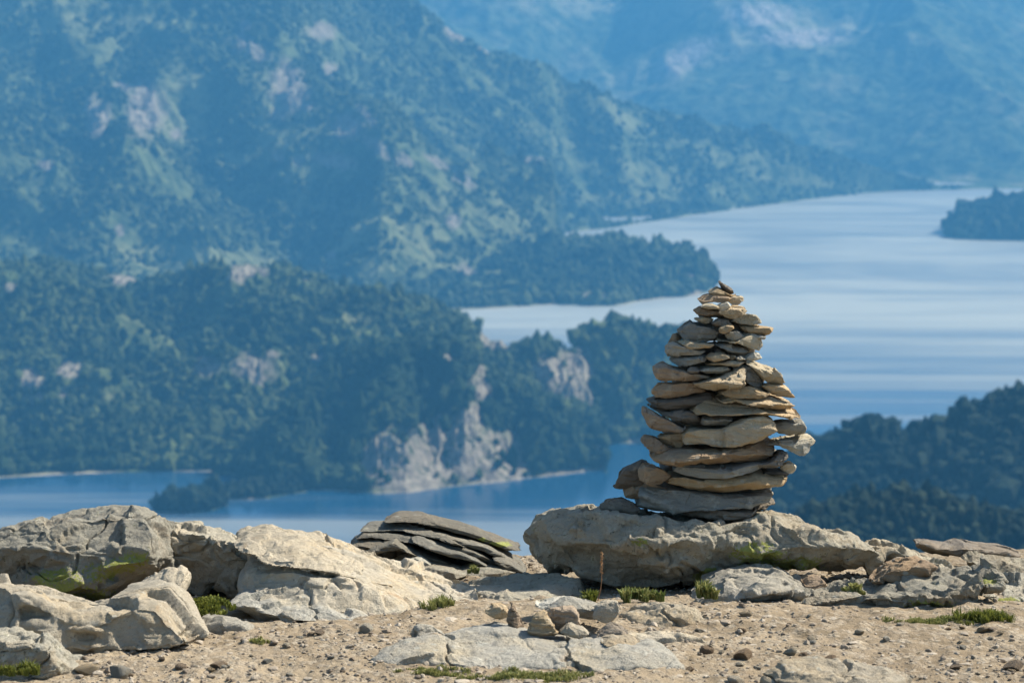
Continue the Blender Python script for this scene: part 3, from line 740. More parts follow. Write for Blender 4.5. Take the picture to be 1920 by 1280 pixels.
# cairn: (top outline, bottom outline, material, push back, label)
A, B = zA, zB
ST = [
 (A([(985,125),(1005,104),(1060,148),(1100,170),(1112,205)]), A([(985,125),(1010,152),(1050,190),(1085,208),(1112,205)]), 'dark', .0, "thin dark shard leaning on the very tip of the cairn"),
 (A([(915,205),(950,168),(985,150),(1020,168),(1050,192),(1090,210),(1142,216)]), A([(915,205),(950,218),(985,218),(1030,234),(1090,232),(1142,216)]), 'tan', .0, "small curled tan chip directly under the topmost dark shard"),
 (A([(838,262),(880,232),(930,216),(960,228),(1000,238),(1060,240),(1100,250)]), A([(838,262),(860,287),(900,283),(960,276),(1020,280),(1060,275),(1100,250)]), 'brown', .01, "flat brown stone jutting left, third from the cairn's tip"),
 (A([(1045,258),(1080,235),(1130,226),(1165,238),(1182,265)]), A([(1045,258),(1070,280),(1100,304),(1140,290),(1182,265)]), 'tan', .0, "sunlit tan stone jutting right just below the cairn's tip"),
 (A([(865,305),(890,278),(940,272),(965,285),(1000,302),(1012,318)]), A([(865,305),(900,326),(940,326),(975,326),(1012,318)]), 'pale', .0, "small pale chip at left of the fourth layer down"),
 (A([(960,312),(1000,283),(1040,264),(1070,285),(1082,312)]), A([(960,312),(1000,332),(1040,334),(1082,312)]), 'pale', -.005, "small bright chip in the middle of the fourth layer down"),
 (A([(816,340),(850,316),(900,320),(960,322),(1010,345),(1044,375)]), A([(816,340),(850,376),(900,378),(960,372),(1010,380),(1044,375)]), 'brown', .005, "thin split brown stone with a ragged left edge near the top"),
 (A([(1000,335),(1050,328),(1080,310),(1140,308),(1180,316),(1198,345)]), A([(1000,335),(1030,374),(1080,402),(1110,406),(1150,380),(1198,345)]), 'tan', .0, "chunky tan stone above the pale cap on the right, near the top"),
 (A([(818,395),(860,375),(910,376),(952,400)]), A([(818,395),(870,430),(910,432),(952,400)]), 'tan', .01, "small tan wedge resting on the big grey block"),
 (A([(948,415),(1000,390),(1070,402),(1090,425)]), A([(948,415),(960,450),(1010,454),(1060,446),(1090,425)]), 'dark', .015, "dark lump wedged right of the small tan wedge"),
 (A([(1082,420),(1130,385),(1200,360),(1270,373),(1300,398),(1328,430)]), A([(1082,420),(1150,442),(1200,440),(1270,448),(1328,430)]), 'pale', .0, "rounded whitish cap stone on the upper right shoulder"),
 (A([(696,475),(740,433),(790,398),(830,425),(900,443),(960,455),(988,485),(990,500)]), A([(696,475),(715,532),(780,564),(880,572),(960,564),(984,532),(990,500)]), 'grey', -.01, "big smooth grey block on the upper left shoulder"),
 (A([(988,470),(1020,448),(1070,436),(1105,448),(1114,468)]), A([(988,470),(1000,502),(1050,504),(1114,468)]), 'tan', .0, "small oval tan stone right of the big grey block"),
 (A([(1145,445),(1200,435),(1280,448),(1340,453),(1397,468)]), A([(1145,445),(1165,484),(1220,516),(1290,514),(1350,518),(1397,468)]), 'tan', -.005, "pointed stone sticking out right under the whitish cap"),
 (A([(1032,510),(1080,488),(1130,480),(1165,500),(1195,530)]), A([(1032,510),(1060,545),(1120,555),(1195,530)]), 'pale', .0, "pale wedge below the small oval tan stone"),
 (A([(1228,518),(1290,512),(1348,520)]), A([(1228,518),(1280,540),(1330,548),(1348,520)]), 'pale', .01, "thin bright flake under the pointed right-hand stone"),
 (A([(612,565),(650,508),(700,515),(722,560)]), A([(612,565),(625,592),(680,590),(722,560)]), 'brown', .0, "brown corner stone at left below the big grey block"),
 (A([(702,575),(740,552),(800,562),(880,572),(965,585)]), A([(702,575),(760,608),(800,626),(860,612),(910,614),(965,585)]), 'tan', .0, "thin wavy tan stone directly under the big grey block"),
 (A([(968,562),(1050,553),(1130,558),(1170,533),(1250,528),(1310,552),(1325,590)]), A([(968,562),(1060,586),(1150,600),(1210,628),(1280,646),(1305,634),(1325,590)]), 'pale', -.005, "thick cracked whitish block on the right, upper third of the cairn"),
 (A([(962,592),(1050,578),(1130,600),(1200,615),(1235,645)]), A([(962,592),(1040,630),(1120,660),(1190,674),(1235,645)]), 'grey', .0, "grey slab tapering left beneath the cracked whitish block"),
 (A([(610,610),(650,588),(700,588),(760,610),(840,628),(900,625),(903,645)]), A([(610,610),(614,684),(680,688),(780,676),(860,672),(903,645)]), 'grey', -.005, "dark grey wedge with a bright tip on the left of the upper third"),
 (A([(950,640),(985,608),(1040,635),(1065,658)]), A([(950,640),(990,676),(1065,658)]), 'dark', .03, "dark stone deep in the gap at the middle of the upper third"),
 (A([(632,718),(660,684),(740,680),(850,668),(905,685),(908,705)]), A([(632,718),(680,756),(760,762),(850,742),(908,705)]), 'grey', .0, "plain grey slab under the dark wedge on the left"),
 (A([(908,690),(950,663),(1020,656),(1070,670),(1078,693)]), A([(908,690),(950,714),(1020,714),(1078,693)]), 'tan', .0, "small rounded tan stone in the middle, above a thin pale slat"),
 (A([(1062,690),(1090,660),(1120,668),(1128,688)]), A([(1062,690),(1095,706),(1128,688)]), 'tan', .0, "tiny tan pebble beside the small rounded tan stone"),
 (A([(1120,690),(1150,672),(1180,680),(1200,700)]), A([(1120,690),(1150,712),(1200,700)]), 'grey', .01, "small grey chip between the tiny pebble and the white wedge"),
 (A([(1188,692),(1220,660),(1260,643),(1300,658),(1328,692)]), A([(1188,692),(1230,716),(1280,708),(1328,692)]), 'pale', .0, "little white wedge on the right at mid height"),
 (A([(888,735),(950,720),(1050,710),(1140,698),(1198,715)]), A([(888,735),(950,756),(1050,756),(1130,752),(1198,715)]), 'pale', -.005, "thin pale slat in the middle of the cairn"),
 (A([(755,790),(780,755),(840,758),(855,785)]), A([(755,790),(800,812),(855,785)]), 'dark', .015, "small dark stone left of the pale notched slat"),
 (A([(838,775),(880,758),(960,756),(1050,756),(1092,785)]), A([(838,775),(870,806),(920,820),(1000,814),(1060,806),(1092,785)]), 'pale', .0, "pale notched slat under the thin one"),
 (A([(520,775),(540,745),(590,730),(620,750),(680,758),(760,788),(860,812),(945,830)]), A([(520,775),(550,858),(620,862),(700,872),(800,872),(870,862),(945,830)]), 'brown', .0, "long brown stone with a rounded left end at mid height"),
 (A([(818,880),(900,856),(980,838),(1060,812),(1130,778),(1180,762),(1208,800),(1210,830)]), A([(818,880),(860,918),(920,944),(1010,948),(1100,932),(1180,910),(1210,830)]), 'tan', -.015, "rough ochre block catching the sun at the centre"),
 (A([(1095,770),(1150,745),(1200,735),(1260,760),(1310,815),(1325,870)]), A([(1095,770),(1150,836),(1200,886),(1260,912),(1310,924),(1325,870)]), 'grey', .01, "mottled grey stone behind the rough ochre block"),
 (A([(1200,735),(1240,722),(1290,745),(1350,755),(1420,772),(1480,828),(1508,893)]), A([(1200,735),(1260,790),(1320,850),(1380,890),(1440,900),(1508,893)]), 'pale', .0, "broad whitish slab sloping down the right shoulder"),
 (A([(510,915),(540,883),(620,873),(720,868),(800,870),(850,905),(905,942)]), A([(510,915),(515,993),(600,992),(700,984),(760,984),(850,966),(905,942)]), 'brown', .0, "thick brown slab on the left below the long rounded stone"),
 (A([(1000,960),(1060,928),(1150,903),(1230,903),(1310,922),(1388,955)]), A([(1000,960),(1050,1003),(1120,1000),(1180,992),(1280,986),(1388,955)]), 'tan', -.015, "lens-shaped golden slab right of centre"),
 (A([(1315,895),(1380,884),(1450,892),(1510,912),(1545,957),(1582,992)]), A([(1315,895),(1360,928),(1400,972),(1430,990),(1500,1002),(1582,992)]), 'tan', .0, "golden stone ending in a point below the broad whitish slab"),
 (A([(455,1020),(520,995),(620,978),(720,978),(850,966),(960,983),(985,1010)]), A([(455,1020),(500,1062),(570,1102),(680,1096),(800,1084),(920,1056),(985,1010)]), 'dark', -.005, "big dark slab on the left at the cairn's widest part"),
 (A([(972,1012),(1060,990),(1170,986),(1280,982),(1380,988),(1480,1018),(1540,1040),(1588,1060)]), A([(972,1012),(1020,1036),(1120,1024),(1250,1056),(1350,1084),(1480,1106),(1555,1120),(1588,1060)]), 'tan', .0, "rough crumbly tan slab on the right, sloping down outward"),
 (A([(778,1110),(860,1078),(960,1043),(1060,1028),(1120,1028),(1210,1062),(1280,1055),(1340,1078),(1430,1108),(1540,1128),(1648,1155)]), A([(778,1110),(830,1144),(900,1134),(1050,1126),(1180,1128),(1300,1134),(1400,1146),(1480,1160),(1590,1200),(1648,1155)]), 'tan', -.03, "long winged slab arching across the right of the cairn"),
 (A([(462,1060),(520,1083),(620,1100),(760,1096),(860,1125),(885,1160)]), A([(462,1060),(560,1116),(650,1168),(740,1202),(800,1212),(870,1204),(885,1160)]), 'dark', .01, "dark slab slanting down from the left edge"),
 (A([(435,1110),(450,1063),(520,1093),(600,1143),(680,1180),(765,1212)]), A([(435,1110),(460,1184),(540,1226),(620,1258),(700,1268),(765,1212)]), 'brown', -.005, "bulging brown stone on the left edge above the big ochre beam"),
 (B([(860,170),(880,138),(960,130),(1060,133),(1108,160)]), B([(860,170),(870,206),(960,208),(1060,202),(1108,160)]), 'grey', .0, "small brick-shaped grey stone above the big ochre beam"),
 (B([(1370,190),(1480,176),(1580,186),(1640,165),(1652,205)]), B([(1370,210),(1450,275),(1540,286),(1620,280),(1652,205)]), 'grey', .0, "stubby grey stone on the right edge beneath the winged slab"),
 (B([(698,300),(740,238),(860,218),(960,213),(1060,208),(1150,188),(1250,172),(1330,152),(1390,143),(1425,180),(1434,220)]), B([(698,300),(720,368),(860,370),(960,370),(1040,386),(1150,364),(1260,350),(1330,330),(1400,286),(1434,220)]), 'tan', -.04, "big ochre beam with a knobbly sunlit right end"),
 (B([(538,290),(600,260),(680,262),(740,262),(762,300)]), B([(538,290),(580,340),(660,368),(730,368),(762,300)]), 'tan', .0, "tan stone tucked against the left end of the big ochre beam"),
 (B([(418,310),(460,288),(530,293),(600,338),(645,375)]), B([(418,310),(450,374),(520,392),(590,400),(645,375)]), 'brown', .0, "brown wedge on the left edge below the bulging stone"),
 (B([(1300,330),(1400,306),(1500,293),(1600,288),(1700,290),(1708,312)]), B([(1300,330),(1400,354),(1500,374),(1540,402),(1600,422),(1640,398),(1660,364),(1708,312)]), 'pale', .0, "flat pale stone sticking far out to the right"),
 (B([(466,430),(500,398),(620,385),(740,376),(900,372),(1100,366),(1240,353),(1380,343),(1420,365),(1430,400)]), B([(466,430),(490,486),(560,516),(640,534),(720,528),(850,504),(980,512),(1100,512),(1240,498),(1380,482),(1430,400)]), 'brown', -.03, "long brown beam with a dark speckled right end"),
 (B([(1225,490),(1400,458),(1440,403),(1515,398),(1530,430)]), B([(1225,490),(1320,528),(1430,512),(1530,430)]), 'dark', .01, "dark slab under the flat pale stone at right"),
 (B([(195,665),(240,588),(280,528),(360,498),(450,485),(485,520)]), B([(195,665),(300,672),(400,660),(485,520)]), 'dark', .0, "dark hooked stone sticking out left near the base"),
 (B([(410,555),(440,498),(500,488),(580,520),(645,570)]), B([(410,555),(430,625),(500,634),(580,628),(645,570)]), 'brown', -.01, "rounded reddish brown stone near the base on the left"),
 (B([(648,568),(720,533),(850,508),(980,514),(1100,518),(1230,500),(1400,486),(1512,475)]), B([(648,568),(720,596),(850,604),(960,598),(1080,580),(1200,562),(1330,545),(1512,475)]), 'grey', -.02, "thin grey slab under the long brown beam"),
 (B([(1452,512),(1480,480),(1530,470),(1572,502)]), B([(1452,512),(1480,552),(1540,558),(1572,502)]), 'pale', .0, "small bright knob on the right edge near the base"),
 (B([(598,620),(640,588),(760,592),(900,602),(1060,592),(1200,564),(1330,575),(1420,588),(1500,578),(1548,602)]), B([(598,620),(620,674),(720,696),(850,712),(980,727),(1100,722),(1250,700),(1350,690),(1460,680),(1548,602)]), 'tan', -.02, "long grey-brown slab with a crusty sunlit right end, second from the base"),
 (B([(1310,560),(1400,528),(1500,540),(1525,570)]), B([(1310,560),(1400,594),(1525,570)]), 'dark', .02, "dark stone in the shade of the right side near the base"),
 (B([(283,720),(320,658),(420,640),(520,640),(600,660),(645,690)]), B([(283,720),(340,766),(420,770),(520,750),(645,690)]), 'brown', .015, "brown block above the left end of the bottom slab"),
 (B([(112,800),(150,763),(260,728),(340,763),(400,800),(415,840)]), B([(112,800),(180,864),(280,906),(350,912),(415,840)]), 'dark', .0, "dark pointed stone at the bottom left corner of the cairn"),
 (B([(352,830),(390,738),(440,688),(560,678),(720,693),(900,708),(1050,728),(1200,722),(1300,716),(1420,698),(1450,750)]), B([(352,830),(370,880),(500,888),(620,884),(720,862),(850,836),(1000,828),(1150,838),(1300,860),(1390,866),(1450,750)]), 'grey', -.03, "biggest slab at the foot of the cairn, smooth and grey"),
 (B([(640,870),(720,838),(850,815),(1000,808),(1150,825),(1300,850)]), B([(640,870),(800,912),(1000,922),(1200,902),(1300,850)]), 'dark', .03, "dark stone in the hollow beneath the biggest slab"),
]
DC = 7.62
hw_y = [525, 560, 620, 680, 760, 830, 900, 965]
hw_v = [10, 38, 80, 95, 125, 145, 140, 150]
for i, (tp, bt, mt, off, lab) in enumerate(ST):
    ym = np.mean([q[1] for q in tp + bt])
    R = np.interp(ym, hw_y, hw_v) * 0.00165 * 0.95
    wpx = max(q[0] for q in tp + bt) - min(q[0] for q in tp + bt)
    xmid = (max(q[0] for q in tp + bt) + min(q[0] for q in tp + bt)) / 2
    side = min(1.0, abs(xmid - 1352) / max(30, np.interp(ym, hw_y, hw_v)))
    W = min(max(wpx * 0.00165 * 0.5, 0.028), R * 0.85)
    front_y = DC - R * (1 - 0.30 * side ** 2) + off + 0.022 * math.sin(i * 2.4 + 0.7)
    h = np.ptp([q[1] for q in tp + bt])
    rock("cairn_stone", tp, bt, front_y, W, mt, dip=0.02 + 0.035 * math.sin(i * 1.9), n=9 if i % 3 else 5.5, p=3.8, seed=100 + i, nx=110, nphi=64,
         amp=0.05, cuts=14, label=lab, cat="stone", group="stones stacked in the cairn", depth_c=0.9,
         ledge=0.016)
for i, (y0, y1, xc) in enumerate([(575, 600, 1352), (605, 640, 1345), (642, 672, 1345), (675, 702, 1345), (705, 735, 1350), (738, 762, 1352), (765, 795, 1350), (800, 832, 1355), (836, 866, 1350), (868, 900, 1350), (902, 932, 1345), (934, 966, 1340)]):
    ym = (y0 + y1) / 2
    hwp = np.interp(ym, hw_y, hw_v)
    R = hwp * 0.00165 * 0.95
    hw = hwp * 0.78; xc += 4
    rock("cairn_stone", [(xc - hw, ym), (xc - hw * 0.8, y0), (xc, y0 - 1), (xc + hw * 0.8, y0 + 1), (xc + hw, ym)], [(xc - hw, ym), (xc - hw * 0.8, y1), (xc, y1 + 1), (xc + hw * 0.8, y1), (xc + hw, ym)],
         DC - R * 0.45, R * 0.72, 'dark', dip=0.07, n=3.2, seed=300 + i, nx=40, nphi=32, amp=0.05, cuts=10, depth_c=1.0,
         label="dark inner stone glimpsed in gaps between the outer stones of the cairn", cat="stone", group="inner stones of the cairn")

BIG = dict(nx=260, nphi=170, big=True, n=2.5, p=2.8)
rock("boulder", [(994,1000),(1002,984),(1016,970),(1040,964),(1080,963),(1110,958),(1150,961),(1200,963),(1300,964),(1420,963),(1450,959),(1505,961),(1540,978),(1580,1002),(1625,1012),(1648,1024),(1660,1042)],
     [(994,1000),(1002,1062),(1035,1092),(1090,1108),(1150,1118),(1250,1122),(1350,1120),(1450,1104),(1500,1090),(1560,1080),(1615,1068),(1660,1042)], 7.28, 0.36, 'boulder', dip=0.13, rough=1.2, seed=1, amp=0.11, cuts=14,
     bumps=[(1190, 1010, 60, 22, 0.05), (1250, 1065, 45, 26, 0.09), (1095, 1065, 85, 28, -0.09), (1360, 1060, 50, 50, -0.07), (1190, 1100, 60, 20, -0.07), (1500, 1010, 70, 30, 0.05), (1540, 1090, 90, 16, -0.14), (1300, 1000, 30, 22, 0.05), (1400, 1000, 30, 20, -0.04)],
     moss=[(1420, 1040, 60, 30), (1500, 1060, 60, 20), (1330, 1080, 40, 20), (1200, 1015, 20, 10)], label="large lichen-speckled boulder carrying the cairn", cat="boulder", **{k: v for k, v in BIG.items()})
rock("boulder", [(-90,1000),(0,978),(60,971),(110,968),(150,960),(180,958),(230,965),(265,975),(285,993),(300,1017),(304,1040)],
     [(-90,1130),(0,1130),(60,1135),(90,1150),(150,1152),(200,1140),(260,1115),(295,1090),(304,1040)], 6.95, 0.34, 'boulder', dip=0.13, seed=2, amp=0.08, cuts=10,
     bumps=[(35, 1080, 50, 30, -0.16), (235, 1095, 55, 22, -0.12), (150, 1020, 90, 30, 0.04), (120, 1145, 60, 14, -0.08)],
     moss=[(215, 1062, 75, 26, -15), (110, 1088, 65, 30), (150, 1115, 80, 20), (255, 1050, 30, 18)], label="big rounded boulder with green moss at the far left", cat="boulder", **BIG)
rock("boulder", [(290,1030),(294,990),(315,985),(350,987),(400,996),(440,1010),(480,1020),(540,1032),(600,1042),(640,1052),(660,1070)],
     [(290,1030),(303,1095),(350,1125),(400,1140),(440,1140),(520,1150),(600,1140),(660,1070)], 7.15, 0.30, 'boulder', dip=0.12, seed=3, amp=0.08, cuts=16,
     bumps=[(380, 1070, 80, 40, -0.10), (490, 1020, 60, 14, 0.05)], label="shadow-faced boulder right of the mossy one", cat="boulder", **BIG)
rock("boulder", [(440,1110),(470,1070),(520,1058),(580,1066),(640,1082),(700,1102),(760,1122),(830,1140),(880,1152),(905,1164)],
     [(440,1110),(450,1160),(520,1190),(640,1196),(760,1190),(850,1180),(905,1164)], 6.82, 0.34, 'slab', dip=0.0, seed=4, amp=0.10, cuts=14, bumps=[(520, 1090, 60, 14, -0.05)],
     label="broad smooth pale bedrock shelf sloping down to the gravel", cat="boulder", **BIG)
rock("slab", [(428,1034),(450,1020),(520,1027),(560,1033),(640,1050),(700,1085),(750,1112),(782,1140),(792,1149)],
     [(428,1034),(445,1056),(500,1062),(560,1068),(620,1082),(680,1103),(730,1128),(770,1150),(792,1149)], 6.95, 0.26, 'slab', dip=0.04, seed=5, amp=0.12, cuts=12, bumps=[(480, 1050, 50, 9, -0.05)],
     label="long pale slab dipping right, split by a dark crack", cat="slab", nx=240, nphi=120, big=True, n=3.2, p=3.0)
rock("boulder", [(428,1150),(436,1132),(470,1124),(520,1118),(560,1114),(620,1122),(680,1142),(720,1160),(780,1170)],
     [(428,1150),(480,1190),(600,1196),(700,1190),(780,1170)], 6.72, 0.22, 'slab', dip=0.06, seed=6, amp=0.10, cuts=12, bumps=[(470, 1158, 40, 22, -0.05)],
     label="low brownish rock bulging at the foot of the pale shelf", cat="boulder", **BIG)
rock("rock", [(539,1030),(548,1011),(570,1007),(600,1013),(620,1030),(690,1064)], [(539,1030),(560,1060),(620,1075),(690,1064)], 7.85, 0.12, 'boulder', dip=0.1, seed=7, amp=0.1, cuts=14,
     label="small blunt rock peeping over the pale slab against the lake", cat="rock", nx=110, nphi=70, big=True, n=2.8)
rock("rock", [(195,1140),(230,1114),(280,1088),(320,1076),(345,1080),(358,1100),(352,1118)], [(195,1140),(240,1160),(300,1165),(335,1152),(352,1118)], 6.62, 0.13, 'slab', dip=0.04, seed=8, amp=0.07, cuts=14,
     label="log-shaped rock with a blunt right end, left of the moss cushion", cat="rock", nx=150, nphi=90, big=True, n=2.6)
rock("boulder", [(-90,1112),(0,1104),(40,1108),(80,1132),(120,1148),(180,1146),(250,1126),(290,1130),(314,1155),(342,1180),(378,1216)],
     [(-90,1260),(60,1262),(120,1262),(200,1252),(300,1238),(378,1216)], 6.3, 0.25, 'slab', dip=0.06, seed=9, amp=0.07, cuts=12, bumps=[(160, 1195, 26, 6, -0.05), (60, 1160, 60, 12, -0.03)],
     label="wide whitish rock at lower left with a dark notch", cat="boulder", **BIG)
rock("rock", [(-90,1200),(0,1190),(60,1194),(95,1212),(112,1238),(124,1264)], [(-90,1320),(60,1310),(110,1295),(124,1264)], 6.02, 0.16, 'boulder', dip=0.06, seed=10, amp=0.08, cuts=12,
     label="grey rock in the bottom left corner", cat="rock", nx=170, nphi=100, big=True, n=2.7)
rock("rock", [(345,1190),(380,1164),(420,1150),(450,1166),(490,1188)], [(345,1190),(400,1206),(450,1206),(490,1188)], 6.55, 0.09, 'slab', dip=0.05, seed=11, amp=0.09, cuts=14,
     label="small pale rock below the moss cushion", cat="rock", nx=110, nphi=70, big=True, n=2.6)
# layered outcrop
oc = bpy.data.objects.new("slate_outcrop", None); COL.objects.link(oc)
ox_, oz_ = P(820, 1070, 7.9); oc.location = (float(ox_), 7.9, float(oz_))
tag(oc, "dark outcrop of thin tilted slate layers left of the cairn boulder", "outcrop")
OS = [
 ([(310,208),(380,178),(480,180),(560,200),(640,225),(760,255),(880,300),(980,340),(1055,370)], [(310,208),(330,232),(420,232),(500,262),(600,278),(720,300),(850,338),(960,372),(1055,370)], .10),
 ([(190,262),(230,232),(330,228),(430,226),(520,250),(620,268),(740,302),(840,330),(920,372),(1040,450)], [(190,262),(260,280),(400,280),(520,304),(640,320),(760,362),(860,410),(960,455),(1040,450)], .04),
 ([(170,302),(220,262),(330,268),(440,284),(600,312),(700,327),(780,352),(870,402),(985,468)], [(170,302),(240,326),(360,318),(440,340),(560,365),(700,410),(800,450),(900,475),(985,468)], .0),
 ([(140,345),(180,305),(260,312),(330,318),(420,330),(520,372),(620,400),(720,452)], [(140,345),(200,400),(300,420),(420,430),(560,452),(720,452)], -.04),
 ([(200,372),(290,332),(372,298),(440,345),(520,390),(600,430)], [(200,372),(260,420),(400,440),(600,430)], -.08),
 ([(440,292),(520,296),(600,330),(700,360),(800,400),(860,440)], [(440,292),(470,380),(600,420),(720,450),(860,440)], -.05),
 ([(590,292),(630,282),(680,310),(730,335)], [(590,292),(640,325),(730,335)], -.02),
 ([(345,425),(430,392),(500,383),(565,425)], [(345,425),(400,452),(480,462),(565,425)], -.14),
 ([(470,448),(560,432),(660,448),(750,475)], [(470,448),(500,500),(620,520),(750,475)], -.2),
 ([(680,462),(780,440),(880,448),(985,470)], [(680,462),(780,485),(900,490),(985,470)], -.14),
 ([(860,392),(930,400),(1000,435),(1040,462)], [(860,392),(900,440),(980,480),(1040,462)], -.05),
]
ba = [(140,352),(190,300),(260,262),(380,215),(480,205),(600,240),(760,290),(880,335),(980,380),(1050,440)]
rock("bedrock", zD(ba), zD([(140,352),(200,420),(400,460),(700,480),(900,485),(1050,440)]), 8.0, 0.2, 'outcrop', dip=0.15, n=3, p=4, seed=39, nx=160, nphi=80, amp=0.06, cuts=8, big=True, facet=0.5, parent=oc)
for i, (a, b, off) in enumerate(OS):
    if i < 7:                                     # thin leaves of slate, each a finger thick
        ax, ay = zip(*a); thick_ = 30
        b = [(bx, min(by, np.interp(bx, ax, ay) + thick_ * min(1, (bx - ax[0]) / 60 + 0.15, (ax[-1] - bx) / 60 + 0.15))) for bx, by in b]
    rock("slab", zD(a), zD(b), 7.85 + off, 0.13, 'outcrop' if i not in (7, 8, 9) else 'boulder', dip=0.10, n=7, p=6, seed=40 + i, nx=190, nphi=80, amp=0.10, cuts=8, big=False, facet=0.55,
         parent=oc, moss=[(940, 1020, 26, 7), (905, 1012, 14, 6)] if i < 2 else [])
R2 = dict(nx=150, nphi=90, big=True, n=2.7)
def flat_rock(name, pts, thick, mat, label, cat, seed=0, tilt=(0.0, 0.0), steps=3, moss=(), notch=(), nth=300, nr=110, edge=0.10, lift=0.0, drop=()):
    my = np.mean([q[1] for q in pts])
    G = np.array([px_ground(a, b, thick * 0.85 if b < my else 0.0) for a, b in pts])
    c = G.mean(0)
    th = np.arctan2(G[:, 1] - c[1], G[:, 0] - c[0]); R = np.hypot(G[:, 0] - c[0], G[:, 1] - c[1])
    # walk the outline itself so its corners stay
    Gc = np.vstack([G, G[:1]])
    L = np.concatenate([[0], np.cumsum(np.hypot(*np.diff(Gc, axis=0).T))])
    q = np.linspace(0, L[-1], nth, endpoint=False)
    ox = np.interp(q, L, Gc[:, 0]); oy = np.interp(q, L, Gc[:, 1])
    jx = 0.012 * fbm(ox / 0.06, oy / 0.06, 0, seed, 4); jy = 0.016 * fbm(ox / 0.06, oy / 0.06, 5, seed, 4)
    r = 1 - (1 - np.linspace(0, 1, nr)) ** 1.0
    rr = np.concatenate([r, [1.012, 1.02]])
    X = c[0] + (ox - c[0])[None] * rr[:, None] + jx[None] * rr[:, None] ** 8; Y = c[1] + (oy - c[1])[None] * rr[:, None] + jy[None] * rr[:, None] ** 8
    Rm = float(np.hypot(ox - c[0], oy - c[1]).mean())
    e = np.clip((1 - rr) / edge, 0, 1)[:, None]
    e = e ** 0.8
    f = 0.5 + 0.5 * fbm(X / (Rm * 1.2), Y / (Rm * 0.9), 0, seed + 1, 3, 0.4) * 1.5
    ter = 0
    for k in range(steps):
        t0 = 0.30 + 0.45 * k / max(1, steps)
        ter = ter + np.clip((f - t0) / 0.03, 0, 1) / max(1, steps)
    Z = gz(X, Y) - 0.012 + lift + e ** 0.5 * thick * (0.45 + 0.30 * f + 0.45 * ter) * (1 + 0 * X) + tilt[0] * (X - c[0]) * e + tilt[1] * (Y - c[1]) * e
    Z = Z + e * (0.006 * fbm(X / 0.05, Y / 0.05, 0, seed + 2, 4) + 0.012 * fbm(X / 0.2, Y / 0.2, 0, seed + 4, 3))
    crk = np.clip(1 - np.abs(noise(X / 0.30, Y / 0.30, 0, seed + 5) + 0.12 * noise(X / .03, Y / .03, 0, seed + 6)) / 0.03, 0, 1)
    Z = Z - crk * 0.014 * e
    px, py = proj(X, Y, Z)
    if drop:                                    # a broken step: the surface falls away right of this line
        dl = np.interp(py, [q[1] for q in drop], [q[0] for q in drop])
        k_ = np.clip((px - dl) / 10, 0, 1) * np.clip((dl + 95 - px) / 60, 0, 1) * np.clip((py - 1200) / 10, 0, 1)
        Z = Z - 0.028 * k_
    for (bx, by, rx, ry, am) in notch:
        Z = Z - am * (np.maximum(np.abs(px - bx) / rx, np.abs(py - by) / ry) < 1)
    Z[-2] -= 0.03; Z[-1] -= 0.08
    ms = ell(px, py, moss) if moss else np.zeros_like(px)
    V = np.stack([X, Y, Z], -1).reshape(-1, 3)
    loc = (float(c[0]), float(c[1]), float(gz(np.array(c[0]), np.array(c[1]))))
    V = np.vstack([V, [c[0], c[1], float(Z.min()) - 0.03]])
    fq = grid_faces(len(rr), nth, True)
    j = np.arange(nth); b0 = (len(rr) - 1) * nth
    tri = np.concatenate([fq[:, [0, 1, 2]], fq[:, [0, 2, 3]], np.stack([np.full(nth, len(V) - 1), b0 + (j + 1) % nth, b0 + j], -1)])
    o = mesh_np(name, V, tri, M[mat], None, True, loc)
    PEND.append((o, dict(seed=seed, moss=moss, big=True, soft=True, fit=0.9, facet=0.45, rough=0.6, loc=loc, H=thick, L=Rm * 2, voxel=0.004, strata=0.3)))
    return tag(o, label, cat)
def px_ground(px, py, up=0.0):
    d = 6.5
    for _ in range(14):
        u, s_ = ray(px, py)
        x = u * d
        z = float(gz(np.array(x), np.array(d))) + up
        d = 0.5 * d + 0.5 * (z - CAMZ) / s_
    return float(u * d), float(d)
flat_rock("rock", [(790,1100),(840,1080),(900,1068),(960,1066),(1030,1066),(1070,1082),(1110,1104),(1060,1122),(980,1128),(880,1122),(820,1112)], 0.045, 'boulder', "flat cracked rock on the ground between slate outcrop and cairn boulder", "rock", seed=60, steps=4, tilt=(0, 0.04))
flat_rock("slab", [(690,1248),(720,1225),(755,1205),(790,1190),(830,1180),(860,1158),(915,1148),(960,1152),(1000,1165),(1060,1170),(1120,1186),(1190,1200),(1240,1222),(1292,1252),(1250,1262),(1150,1262),(1120,1268),(1080,1250),(1040,1262),(960,1264),(880,1258),(800,1252),(740,1262)],
     0.04, 'slab', "broad pale slab lying in the gravel at bottom centre", "slab", seed=61, tilt=(0.0, 0.05), steps=3, edge=0.28, lift=0.022)
flat_rock("slab", [(752,1196),(765,1182),(800,1174),(840,1172),(850,1184),(820,1196),(780,1204)], 0.03, 'slab', "small flat pale slab at the left corner of the big bottom slab", "slab", seed=62, nth=140, nr=50, edge=0.2, lift=0.01)
